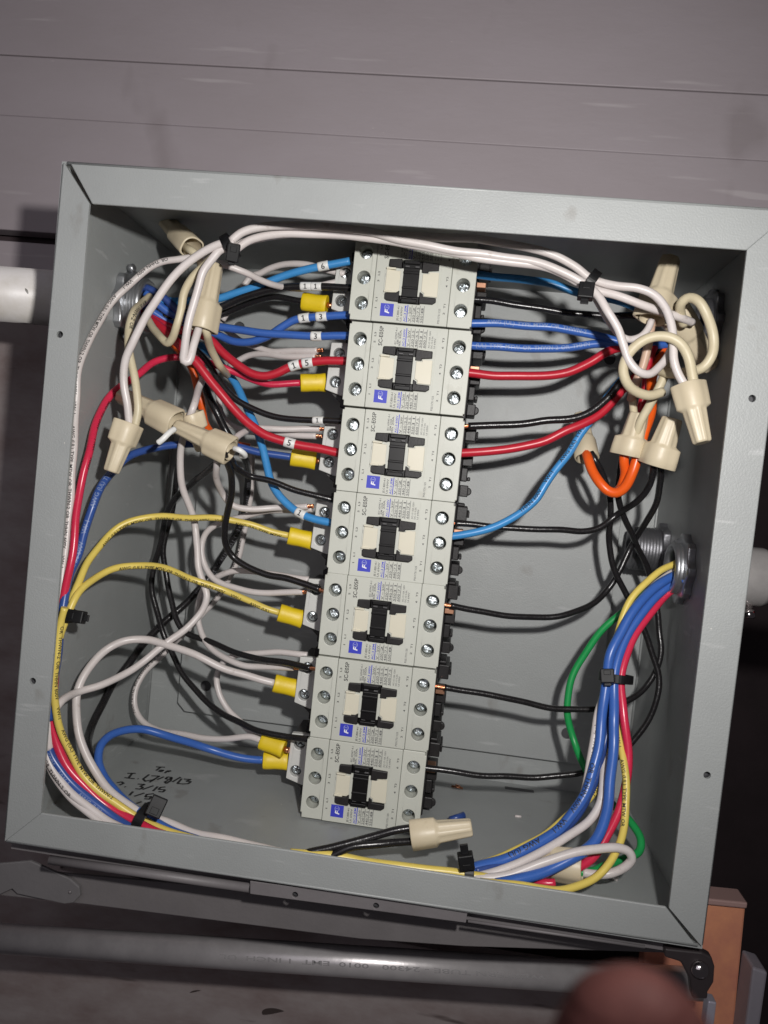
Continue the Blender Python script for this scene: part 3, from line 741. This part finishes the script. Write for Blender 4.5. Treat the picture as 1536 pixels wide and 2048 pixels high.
wire('white', 'white wire dropping from the angled connector and curving right to the middle contactor', WHITE, 2.1, '437,905,-60 433,933,-66 433,960 447,990,-92 467,1010 500,1017 550,1017,-104 613,1013,-105 628,1012,-105', bare=4)
wire('white', 'white jumper in a round loop joining the middle and fifth contactors', WHITE, 2.1, '625,1018,-108 580,1020 527,1023,-112 483,1033 440,1047 413,1067,-118 403,1100 407,1127 420,1150 443,1167,-114 483,1180 533,1185 600,1184,-106 618,1184,-106', bare=4)
wire('white', 'white jumper looping between the fifth and sixth contactors', WHITE, 2.1, '618,1159,-108 607,1158,-108 547,1149 500,1143,-116 467,1142 440,1150 412,1172,-126 397,1205 396,1237,-128 403,1263 420,1293 450,1317 483,1330,-112 520,1333 575,1335,-106 600,1336,-106', bare=4)
wire('white', 'white jumper looping from the sixth contactor down to the bottom contactor', WHITE, 2.1, '615,1310,-108 603,1309,-108 550,1305 500,1306,-116 470,1312 447,1325 437,1345,-124 434,1365 440,1393 457,1420,-120 477,1440 500,1463 535,1478,-112 565,1480,-106')
wire('white', 'upper of two white wires entering the second contactor', WHITE, 2.1, '430,640,-124 455,662 480,681 510,693,-116 543,702 587,703 647,700,-105', bare=4)
wire('white', 'lower of two white wires entering the second contactor', WHITE, 2.1, '450,745,-128 463,730 477,722,-122 500,711 527,708 560,711,-112 600,713 643,714,-105', bare=4)
# --- left side: creams
wire('cream', 'cream wire with a sharp V bend between the fitting and the upright tan connector', CREAM, rW, '290,630,-76 300,645,-70 312,663 325,678,-54 335,686 345,676 353,653,-44 363,617 370,583 385,555 410,530,-40 430,510,-36')
wire('cream', 'cream wire leaving the upright tan connector toward the red wires', CREAM, rW, '408,652,-42 413,665,-44 420,693,-58 433,720 440,732,-74 455,750,-100')
wire('cream', 'printed cream wire hanging from the left fitting into the lowest tan connector', CREAM, rW, '300,592,-80 285,606,-70 268,627,-50 257,658 256,693,-40 263,730 271,767 276,795 277,820,-38 270,852,-38', prt=(INK, 30, 285,606, 257,670))
wire('cream', 'cream wire curling inside the tan connector in the top left shadow', CREAM, rW, '362,488,-72 372,495,-64 385,503,-58 398,515,-60 402,535,-72')
# --- left side: blacks
KB = 2.2
wire('black', 'black wire marked with two white sleeves entering the topmost contactor', BLACK, 2.5, '300,640,-86 360,628 443,613,-92 483,597 533,580 577,573 603,572 650,574 705,576,-90', sleeves=((612,572,'1'),(634,572,'1')))
wire('black', 'black wire in a yellow terminal left of the topmost contactor', BLACK, 2.3, '330,660,-100 400,640 450,626,-112 500,605 550,595 606,603,-106', ferrule=16)
wire('black', 'black wire with one sleeve curving down into the third contactor', BLACK, 2.3, '330,650,-88 370,680 410,720,-92 443,767 473,800 517,823,-94 567,836 637,841 690,843,-90', sleeves=((638,840,'1'),))
wire('black', 'thick black wire crossing the left wall diagonally behind the white loop', BLACK, 2.9, '320,650,-104 375,700 403,743,-112 413,783 430,817,-104 450,857 482,905,-112 496,950,-140 493,1000,-154 480,1050 460,1090 433,1133,-160 400,1177 353,1223,-150 300,1273 260,1323 227,1370,-110 200,1417 180,1460,-80 177,1495,-60 190,1540,-50 215,1590,-40 250,1640,-22 300,1665,-14', prt=(DIMINK, 20, 496,960, 380,1190))
wire('black', 'glossy black wire from the angled connector slanting into the middle contactor', BLACK, KB, '452,905,-62 463,919,-66 473,935,-74 500,951,-82 540,962 587,980 660,998,-88 690,1008,-90')
wire('black', 'black wire snaking from the angled connector to bare copper at the fifth contactor', BLACK, 2.4, '448,908,-58 455,925,-64 463,950,-74 464,983 454,1023,-86 450,1057 453,1090 467,1113,-96 493,1133 533,1150 573,1157 613,1168,-92 640,1179 660,1187,-90', bare=7)
wire('black', 'black wire curving from the left wall to bare copper at the sixth contactor', BLACK, 2.3, '365,870,-130 358,920 352,967,-136 345,1020 333,1060,-140 327,1100 333,1150,-140 340,1190 353,1240 370,1263,-130 417,1283 467,1303 512,1317,-104 570,1325 622,1336 642,1340,-90', bare=7)
wire('black', 'black wire crossing from the angled connector down to the bottom contactor', BLACK, 2.3, '450,915,-62 433,927,-72 393,960 360,987,-110 337,1017 327,1060,-132 318,1100 307,1133,-136 303,1167 312,1212 330,1277,-136 360,1337 400,1390,-124 443,1427 480,1444 517,1463,-100 577,1473 610,1478 630,1480,-90')
# --- left side: colours
wire('light_blue', 'light blue wire with a marker rising into the topmost contactor', SKYB, 2.9, '300,600,-80 370,602,-92 437,598,-92 467,588 517,570 567,553 617,538,-90 647,532 700,522,-90', sleeves=((648,532,'6'),))
wire('light_blue', 'light blue wire snaking down from the red wires into the middle contactor', SKYB, 3.0, '400,690,-120 440,725 467,760,-112 483,793 503,837,-104 518,870 528,900,-100 533,930 540,960 557,990,-94 583,1015 603,1027 627,1037 657,1045,-88 690,1052,-88', sleeves=((603,1026,'1'),))
wire('blue', 'blue wire with a 3 sleeve running straight into the second contactor', BLUE, 2.9, '290,585,-80 340,625 400,648,-90 440,653 483,660 533,667 583,671 633,671 705,672,-90', sleeves=((633,671,'3'),))
wire('blue', 'blue wire dipping then rising with sleeves 1 and 3 below the topmost contactor', BLUE, 2.9, '285,610,-82 350,650 430,668,-98 467,682 500,683 533,673 560,657,-92 587,643 610,637 643,632 705,630,-90', sleeves=((610,637,'1'),(643,632,'3')))
wire('blue', 'short dark blue wire coming out of the left fitting toward the upright connector', NAVY, 2.7, '262,596,-84 287,575,-80 320,590 340,606 372,640,-84 400,672,-96')
wire('red', 'dark red wire with two sleeves sagging into the second contactor', RED, 3.0, '290,628,-84 340,655 400,668,-88 425,682 442,700 467,724 500,746,-90 527,752 550,747 577,734 600,727 640,723 700,722,-90', sleeves=((591,731,'1'),(616,725,'5')))
wire('red', 'bright red wire with a 5 sleeve running diagonally into the third contactor', RED, 3.1, '285,625,-86 313,647,-80 350,680,-74 393,727,-74 433,775 467,817 500,850,-82 533,872 580,885 633,896 667,904 690,908,-88', sleeves=((580,885,'5'),))
wire('pink_red', 'pinkish red wire arching from the left bundle to a yellow terminal', PINK, 2.7, '105,1420,-18 112,1320 122,1235,-20 130,1180 140,1130,-22 150,1060 160,985 175,910,-36 190,855 215,800 240,773,-66 277,747 310,725 350,714,-90 383,716 433,731 463,742 500,758,-100 533,767 601,766,-106', ferrule=16, prt=(INK, -60, 220,800, 170,940))
wire('blue', 'blue wire arching from the left bundle to the yellow terminal of the third contactor', mat('mid_blue_pvc', (.034, .085, .31), .3, noise=.4, nscale=150, col2=(.028, .065, .24)), 2.8, '98,1440,-16 112,1330 122,1240,-18 140,1150 155,1110 170,1060 195,990,-40 225,942 265,910 310,895,-84 360,889 420,888 480,894,-100 533,907 582,914,-106', ferrule=16, prt=(PALEINK, 10, 135,1170, 260,915))
wire('yellow', 'upper yellow wire arching to the middle contactor', YELLOW, 2.6, '108,1360,-18 118,1270,-20 138,1215,-22 157,1167 180,1117 217,1071 260,1044,-60 317,1033 383,1035 450,1039,-96 500,1048 543,1063 577,1071,-106', ferrule=16, prt=(INK, -48, 190,1105, 570,1070))
wire('yellow', 'lower yellow wire with clear black printing ending at the fifth contactor', YELLOW, 2.6, '112,1330,-16 125,1255,-18 146,1203,-22 163,1178 200,1151 240,1134,-52 283,1130 327,1137 383,1157,-86 450,1181 500,1204 533,1217 558,1225,-106', ferrule=16, prt=(INK, -34, 215,1140, 552,1222))
wire('yellow', 'yellow wire hugging the left lip from the tie down along the floor', YELLOW, 2.6, '130,1215,-14 122,1245,-14 115,1280 110,1330,-12 109,1380 113,1420 124,1470 142,1510,-18 167,1550 200,1585 240,1611 278,1636,-22 330,1660 420,1688,-14 520,1706 620,1713,-10', prt=(INK, 40, 120,1250, 240,1610))
wire('yellow', 'second yellow wire with black print beside the red one in the lower left bundle', YELLOW, 2.5, '125,1210,-24 118,1260,-24 110,1330,-22 106,1400,-22 115,1465 132,1505,-26 156,1546 188,1582 232,1618,-28 280,1650,-24 360,1672,-18 470,1692,-12', prt=(INK, 30, 108,1420, 270,1640))
wire('red', 'red wire in the lower left bundle between blue and yellow', PINK, 2.8, '118,1260,-22 104,1360,-18 102,1430 112,1485 130,1525,-18 157,1560 192,1595 232,1622,-20 272,1645 320,1668,-14 400,1690,-10')
wire('blue', 'blue printed wire lowest in the lower left bundle', MATS['mid_blue_pvc'], 2.8, '110,1300,-22 96,1400,-18 94,1470 102,1510 122,1540,-16 152,1573 190,1608 232,1638,-16 275,1662,-12 340,1682,-9', prt=(PALEINK, -40, 100,1505, 225,1635))
wire('white', 'white printed wire nearest the lip in the lower left bundle', WHITE, 2.2, '96,1420,-22 90,1490,-16 102,1535 132,1572,-14 168,1606 210,1640,-12 260,1664,-9', prt=(INK, -45, 95,1515, 175,1610))
wire('blue', 'blue wire in a rounded loop from the bottom yellow terminal to the lower tie', BLUE, 2.9, '527,1520,-106 512,1519 467,1513 417,1498,-100 367,1481 327,1468 287,1460,-80 247,1462 217,1473 199,1493 196,1520,-50 208,1550 230,1583 257,1608 290,1632,-26 335,1658 400,1682,-16 470,1697,-10', ferrule=-16)
# --- right side
RZ = -92
wire('light_blue', 'light blue wire in the shade leaving the right side of the topmost contactor', SKYB, 2.9, '930,548,-92 960,550,-92 1050,560 1100,567 1150,583 1210,596 1263,612,-92 1330,640,-94 1395,655,-96')
wire('black', 'black wire leaving the topmost contactor on the right, under the white bundle', BLACK, 2.3, '930,598,-92 957,600 1017,607 1083,617 1150,628 1203,631 1267,631,-92 1340,650,-95 1400,660,-97')
wire('blue', 'upper of two blue printed wires leaving the right of the column', BLUE, 2.9, '930,647,-92 1000,647 1067,652 1133,660 1183,668 1250,684,-92 1330,680,-95 1400,668,-97', prt=(PALEINK, 25, 960,647, 1170,668))
wire('blue', 'lower blue printed wire leaving the second contactor on the right', BLUE, 2.9, '930,690,-92 1000,695 1067,697 1133,695 1200,689 1263,691,-93 1340,688,-96 1400,675,-98', prt=(PALEINK, 15, 950,690, 1190,690))
wire('red', 'red wire curving up from the right of the second contactor', RED, 3.0, '915,744,-91 940,746 1000,751 1067,753 1133,745 1177,725 1215,704,-92 1280,690,-96 1360,680,-98', bare=0)
wire('black', 'black wire with a copper end leaving the third contactor on the right', BLACK, 2.6, '1330,690,-98 1275,730,-94 1233,773,-90 1217,793 1183,823 1140,838 1083,843 1000,850 930,853 910,855,-91', bare=8)
wire('red', 'red wire rising to the right from the third contactor', RED, 3.0, '900,908,-91 920,906 983,902 1050,893 1090,882 1133,860,-90 1167,847 1200,828 1240,785,-94 1290,730,-98 1350,695,-98')
wire('light_blue', 'light blue printed wire rising from the right of the middle contactor', SKYB, 2.8, '888,1074,-91 907,1072 950,1065 993,1051 1037,1030 1067,1003,-90 1090,970 1117,933 1143,900 1163,867 1183,837,-94 1210,800 1260,745,-98 1340,705,-98', prt=(INK, 30, 1040,1025, 1190,830))
wire('black', 'black wire from the middle contactor crossing to the right-hand tan connector', BLACK, KB, '1308,930,-66 1300,970,-78 1273,1003 1233,1030,-100 1200,1054 1167,1062 1117,1060,-96 1050,1058 983,1052 910,1047 890,1046,-91', bare=6)
wire('black', 'black wire with bright copper end sagging from the fifth contactor', BLACK, KB, '1320,930,-70 1322,955 1313,1000,-92 1293,1043 1267,1087,-116 1240,1137 1217,1177,-116 1183,1210 1133,1228,-104 1083,1235 1017,1232 950,1220 893,1210 872,1207,-91', bare=9)
wire('black', 'black wire from the orange wire connector looping down to the bottom contactor', BLACK, KB, '1182,905,-96 1190,920,-94 1203,942 1217,983,-100 1220,1033 1218,1083,-108 1227,1130 1252,1190,-112 1284,1253 1301,1293,-108 1316,1345 1314,1393,-104 1291,1450 1257,1493,-102 1210,1530 1170,1543,-100 1133,1549 1067,1555 983,1552 917,1544 853,1536 830,1533,-91', bare=4)
wire('black', 'black wire crossing behind the fitting and returning to the sixth contactor', BLACK, KB, '1245,905,-84 1240,950,-92 1235,993 1250,1040,-104 1270,1080 1287,1117,-120 1302,1165,-124 1313,1213 1320,1265,-120 1322,1300 1311,1343,-112 1291,1373 1251,1403,-104 1193,1418 1117,1417,-100 1050,1405 983,1390 890,1375 860,1371,-91', bare=9)
wire('orange', 'orange wire bent in a U between two tan connectors', ORANGE, 2.9, '1172,905,-98 1176,918,-92 1184,942 1200,967,-82 1217,982 1235,985 1253,972 1267,943,-74 1277,905 1288,867,-74 1298,833 1304,800,-82 1306,750,-92 1330,700,-98')
wire('orange', 'short orange wire inside the right tan connector beside the U bend', ORANGE, 2.7, '1250,895,-76 1248,920,-76 1250,948 1243,972,-84 1232,984,-92')
wire('orange', 'orange wire glimpsed among the tangled wires at the upper left', ORANGE, 2.7, '300,645,-96 350,690,-108 385,740,-118 402,800,-122 412,850,-128 440,880,-136 500,895,-140')
wire('red', 'dark red wire glimpsed behind the cream loop at the upper right', RED, 2.8, '1310,690,-96 1300,712,-92 1295,740,-94 1288,790,-96 1262,880,-98')
wire('green', 'green ground wire bowing out left of the right bundle', GREEN, 2.6, '1350,1150,-98 1300,1180,-102 1243,1226,-104 1211,1253 1181,1290 1154,1333,-108 1139,1377 1134,1427 1147,1480,-104 1170,1533,-94 1200,1580 1227,1612,-78 1260,1643,-66 1282,1677 1280,1703,-52 1250,1718 1217,1728,-40 1183,1743,-32 1158,1745,-30')
# cream loops at the right
wire('cream', 'cream wire looping round the dark fitting at the upper right corner', CREAM, 2.6, '1368,650,-58 1361,625,-52 1363,606,-46 1375,597 1395,603,-40 1415,632 1427,671,-38 1424,711 1407,735,-42 1384,743 1345,748,-52 1320,742,-60')
wire('cream', 'cream wire in a full round loop into the large hanging tan connector', CREAM, 2.6, '1325,784,-54 1299,791,-50 1270,782 1253,763,-42 1246,734 1256,706 1282,683,-36 1310,674 1341,677,-32 1364,691 1378,714,-30 1384,745 1388,772,-32')
wire('cream', 'cream wire hanging from the loop into the lower tan connector', CREAM, 2.4, '1345,695,-62 1336,714,-60 1330,748 1313,785,-60 1296,816 1280,845,-66 1268,885,-72')
wire('cream', 'pinkish beige wire running straight down through the cream loop', mat('beige_pvc', (.60,.44,.33), .4, noise=.5, nscale=60, col2=(.52,.25,.17)), 2.4, '1304,640,-66 1300,665,-66 1296,691 1285,734 1270,770,-70 1262,800,-76')
wire('cream', 'dull beige wire stub beside the two loops', CREAM, 2.2, '1262,770,-78 1265,800,-76 1268,830,-78')
# right bundle
wire('yellow', 'yellow wire on the outside of the bundle leaving the right locknut', YELLOW, 2.6, '1372,1118,-97 1352,1127,-95 1317,1143 1284,1173,-86 1257,1210 1241,1245,-80 1230,1300 1226,1350,-76 1219,1400 1217,1443,-70 1213,1517 1200,1562,-60 1180,1597,-54 1140,1627 1083,1674,-40 1017,1708 950,1733,-24 930,1743,-20', prt=(INK, 30, 1215,1480, 1000,1715))
wire('blue', 'front blue wire of the right bundle, printed, from locknut to the lower tie', BLUE, 3.35, '1372,1145,-97 1351,1150,-94 1314,1173 1274,1213,-80 1241,1263 1221,1307,-70 1215,1350 1209,1400 1202,1450,-62 1192,1517 1170,1590,-48 1133,1643 1083,1682,-34 1017,1715 953,1735,-20 930,1741,-18', prt=(INK, -20, 1190,1530, 1000,1720))
wire('blue', 'second blue wire of the right bundle, glossy, passing under the tan connector', BLUE, 3.35, '1372,1158,-97 1351,1163,-94 1301,1203 1264,1253,-80 1244,1293 1232,1340,-70 1228,1390 1227,1440 1227,1483,-56 1223,1550 1213,1623,-38 1193,1677 1150,1713,-22 1100,1740 1033,1760,-12 993,1768,-9')
wire('blue', 'dark blue printed wire between the other blue wires in the right bundle', NAVY, 2.7, '1372,1152,-101 1349,1158,-99 1307,1190 1270,1232,-87 1243,1278 1228,1325,-77 1222,1375 1218,1430,-70 1206,1500 1185,1575,-56 1150,1635,-46 1090,1690,-36 1017,1722,-26 950,1742,-18', prt=(INK, 25, 1300,1200, 1225,1345))
wire('red', 'red wire on the inside of the right bundle, running into the lower tan connector', PINK, 2.7, '1368,1168,-97 1344,1180,-94 1307,1217 1281,1253,-82 1261,1287 1248,1327,-72 1243,1362 1246,1425,-62 1256,1510 1254,1567,-52 1237,1623 1210,1677,-38 1183,1717 1155,1736,-28')
wire('red', 'short red wire end lying on the lip below the tan connector', PINK, 2.5, '1040,1745,-28 1062,1760,-22 1085,1766,-18 1110,1766,-18')
wire('white', 'white printed wire at the left edge of the right bundle', WHITE, 2.2, '1365,1135,-100 1330,1155,-98 1262,1225,-86 1222,1320,-78 1209,1375 1197,1420,-68 1188,1480 1176,1550,-56 1157,1607 1120,1660,-44 1060,1705,-34 990,1738,-22', prt=(INK, 30, 1205,1400, 1160,1600))
wire('white', 'white wire curving from behind the yellow one down to the lower tie', WHITE, 2.4, '1213,1440,-72 1212,1500,-66 1206,1570,-52 1197,1610 1177,1643,-42 1133,1675 1083,1704,-28 1023,1733 960,1752,-16 930,1758,-12')
wire('white', 'white wire with a hairpin turn over the lower right tan connector', WHITE, 2.4, '935,1762,-12 953,1758,-13 1017,1750 1083,1727,-18 1150,1705 1193,1697,-24 1233,1694 1256,1703 1263,1718,-28 1253,1733 1227,1746,-30 1195,1749,-30 1165,1745,-30')
wire('yellow', 'yellow printed wire sweeping round the lower right corner below the others', YELLOW, 2.6, '1232,1380,-74 1233,1420,-70 1236,1460 1247,1523,-54 1253,1583 1252,1633,-40 1240,1683 1217,1727,-24 1183,1760 1133,1779,-12 1083,1777,-8 1033,1771,-7 960,1764,-6', prt=(INK, -25, 1238,1470, 1240,1680))
wire('yellow', 'yellow wire lying along the bottom lip toward the lower tie', YELLOW, 2.9, '580,1706,-8 640,1710,-9 700,1718 780,1730 860,1740 935,1749,-14 985,1757,-14')
# two black wires into the connector at the bottom
wire('black', 'upper of two glossy black wires in the loose connector at the bottom', BLACK, 2.4, '590,1716,-8 615,1706,-9 660,1696 740,1675,-16 790,1661 830,1655,-20')
wire('black', 'lower of two glossy black wires in the loose connector at the bottom', BLACK, 2.4, '640,1722,-8 665,1712,-9 700,1695 760,1688,-14 800,1684 832,1682,-20')

# ================================================================== tan wire connectors
def nut(label, mouth, tip, rm, wing=.34, roll=0.):
    m = at(*mouth); t = at(*tip); ax = (t-m); L = ax.length; ax.normalize()
    v = (CAMP-m).normalized(); side = ax.cross(v)
    side = (Matrix.Rotation(R(roll), 3, ax) @ side) if side.length > .05 else Vector((1,0,0))
    def mod(tt, a):
        q = tt/L; wv = abs(math.cos(a))**14
        if q < .46: return 1+wing*wv*(1 if q < .40 else (.46-q)/.06)
        return 1+.085*max(-.5, min(.5, 1.3*math.cos(7*a)))
    P = [(0,.74),(0,.84),(.012,.87),(.2,.85),(.385,.82),(.40,.81),(.43,.76),(.46,.71),(.48,.70),(.72,.63),(.965,.56),(.988,.53),(1,.46)]
    mb = MB().lathe([(q*L, r*rm) for q, r in P], m, ax, side, n=54, mod=mod, cap0=False)
    mb.lathe([(0,.74*rm),(.3*L,.55*rm),(.42*L,.4*rm)], m, ax, side, n=54, cap0=False, cap1=True)
    o = thing('wire_connector', m, label, 'wire connector', 'tan wire connectors')
    b = obj('shell', mb, TAN, o)
    return o
nut('upright tan connector at upper left, mouth down over the V-bent cream wire', (402,660,-42), (430,528,-46), 8.2, roll=8)
nut('tan connector in the top left shadow with its open mouth facing out', (384,496,-62), (318,428,-96), 7.6, .15, 30)
nut('lowest left tan connector pointing down along the blue wire', (258,846,-38), (222,944,-34), 7.6, roll=-18)
nut('glossy tan connector behind the hanging one, mouth facing right', (352,846,-58), (240,790,-66), 8.6, .25, 15)
nut('tan connector angled down right with a white twist at its mouth', (462,902,-56), (352,852,-62), 7.8, roll=10)
nut('tan connector behind the angled one, white wire entering its top', (380,826,-72), (405,900,-80), 7.4, roll=20)
nut('upright tan connector at the upper right, tip pointing to the top wall', (1304,640,-60), (1341,516,-66), 9.6, .3, 6)
nut('pale tan connector half hidden inside the right cream loop', (1345,622,-70), (1420,735,-86), 10.5, .2, 40)
nut('large hanging tan connector at the right, tip pointing down', (1376,768,-32), (1405,886,-26), 8.0, .3, -12)
nut('tan connector left of the orange wire, mouth down', (1256,912,-74), (1278,826,-72), 9.4, .3, 10)
nut('tan connector right of the orange wire, mouth down over black wires', (1312,932,-66), (1345,836,-62), 9.6, .3, -14)
nut('tan connector against the back, orange and black wires in its mouth', (1174,916,-100), (1160,830,-118), 8.0, .12, 25)
nut('loose tan connector lying at the bottom on two black wires', (822,1671,-20), (944,1655,-22), 8.0, .2, 24)
nut('lower right tan connector under the white and blue wires', (1165,1736,-26), (1022,1716,-36), 8.6, .3, -20)
# white marker flags twisted round wires at the tan connectors
def flag(label, pts, r=1.5):
    P = [at(*p) for p in pts]; path = Path(spline(P, .8)); mb = MB(); tube(mb, path, 0, path.L[-1], r, 10, .8)
    tag(obj('marker_tag', mb, SLEEVE, origin=P[0]), label, 'wire marker', 'white marker tags at the left connectors')
flag('white marker strip sticking out below the glossy tan connector', [(349,858,-46),(338,866,-42),(326,878,-40),(316,886,-40)], 1.7)
flag('white marker ring curled at the mouth of the angled tan connector', [(469,897,-50),(478,900,-48),(487,906,-50),(490,912,-54),(482,912,-57)], 1.6)

# ================================================================== cable ties
def tie(label, c, axis, rad, head, tail, hs=(3.4,4.6,3.0), wid=2.4, sq=1.):
    """c: bundle centre (px,py,z); axis: second point along the bundle; head / tail: (px,py,z)"""
    C_ = at(*c); A_ = (at(*axis)-C_).normalized(); v = (CAMP-C_).normalized(); n_ = (v-A_*v.dot(A_)).normalized(); s_ = A_.cross(n_)
    t = thing('cable_tie', C_, label, 'cable tie', 'black cable ties')
    rings = []
    for k in range(40):
        a = 2*math.pi*k/40; d = n_*(math.cos(a)*rad*sq)+s_*(math.sin(a)*rad); dn = d.normalized()
        rings.append([C_+d+A_*x+dn*y for x, y in ((-wid,0),(wid,0),(wid,1.0),(-wid,1.0))])
    obj('strap', MB().loft(rings, smooth=False, closed=True), TIE, t, bevel=.25)
    H = at(*head); Tl = at(*tail); d = (Tl-H).normalized(); n2 = (v-d*v.dot(d)).normalized(); s2 = d.cross(n2)
    F = Matrix((s2, d, n2)).transposed().to_4x4(); F.translation = H
    hd = obj('head', MB().box(-hs[0],hs[0],-hs[1],hs[1],-hs[2],hs[2],F), TIE, t, bevel=.6)
    obj('pawl', MB().box(-hs[0]*.5,hs[0]*.5,-hs[1]*.75,-hs[1]*.1,hs[2]-.2,hs[2]+.35,F), TIE, hd, bevel=.2)
    ln = (Tl-H).length
    obj('tail', MB().box(-hs[0]*.52, hs[0]*.52, hs[1]*.3, ln, -.5, .7, F), TIE, t, bevel=.25)
tie('black cable tie on the white bundle at the upper left', (460,494,-32), (500,470,-32), 6.2, (466,505,-24), (462,530,-26))
tie('black cable tie on the white bundle at the upper right', (1180,566,-42), (1215,590,-42), 6.4, (1172,583,-33), (1168,608,-32), (4,4.2,3.2))
tie('black cable tie on the left bundle beside the lip', (128,1228,-20), (118,1262,-20), 6.4, (153,1233,-16), (178,1237,-16))
tie('black cable tie on the lower left bundle over the handwriting', (290,1640,-20), (325,1660,-18), 8.2, (313,1613,-14), (321,1596,-16), (4.2,5.2,3.4), 2.8)
tie('black cable tie round the right bundle below the green wire', (1232,1356,-72), (1228,1400,-70), 8.6, (1215,1353,-62), (1216,1372,-60), (3.8,4.0,3.2))
tie('black cable tie standing upright at the bottom lip', (938,1748,-18), (985,1752,-18), 6.6, (932,1722,-12), (927,1688,-12), (4.0,4.0,3.2))

# small offcuts on the floor of the box
p = atY(1218,1752,YB+1); q = atY(1235,1758,YB+1)
tag(obj('wire_scrap', MB().lathe([(0,1.3),(5,1.3)], p, (1,.0,.5), n=10), WHITE, origin=p), 'tiny white wire offcut on the floor near the right corner', 'scrap')
p = atY(903,1572,YB+.8)
tag(obj('wire_scrap', MB().lathe([(0,.7),(8,.7)], p, (1,0,.15), n=8).lathe([(0,.7),(4,.7)], p+Vector((3,.3,-2)), (1,.1,.9), n=8), COPPER, origin=p), 'small bent copper strand lying on the floor right of the column', 'scrap')
p = atY(900,1640,YB+2.6)
tag(obj('wire_scrap', MB().lathe([(0,2.1),(10,2.1)], p, (1,.3,-.5), n=12), NAVY, origin=p), 'blue wire stub behind the loose connector at the bottom', 'scrap')
p = atY(1030,1632,YB+.5)
tag(obj('wire_scrap', MB().lathe([(0,.8),(4,.8)], p, (1,0,-.1), n=8), WHITE, origin=p), 'speck of white insulation alone on the bare floor', 'scrap')

# ================================================================== fingertip in front of the lens
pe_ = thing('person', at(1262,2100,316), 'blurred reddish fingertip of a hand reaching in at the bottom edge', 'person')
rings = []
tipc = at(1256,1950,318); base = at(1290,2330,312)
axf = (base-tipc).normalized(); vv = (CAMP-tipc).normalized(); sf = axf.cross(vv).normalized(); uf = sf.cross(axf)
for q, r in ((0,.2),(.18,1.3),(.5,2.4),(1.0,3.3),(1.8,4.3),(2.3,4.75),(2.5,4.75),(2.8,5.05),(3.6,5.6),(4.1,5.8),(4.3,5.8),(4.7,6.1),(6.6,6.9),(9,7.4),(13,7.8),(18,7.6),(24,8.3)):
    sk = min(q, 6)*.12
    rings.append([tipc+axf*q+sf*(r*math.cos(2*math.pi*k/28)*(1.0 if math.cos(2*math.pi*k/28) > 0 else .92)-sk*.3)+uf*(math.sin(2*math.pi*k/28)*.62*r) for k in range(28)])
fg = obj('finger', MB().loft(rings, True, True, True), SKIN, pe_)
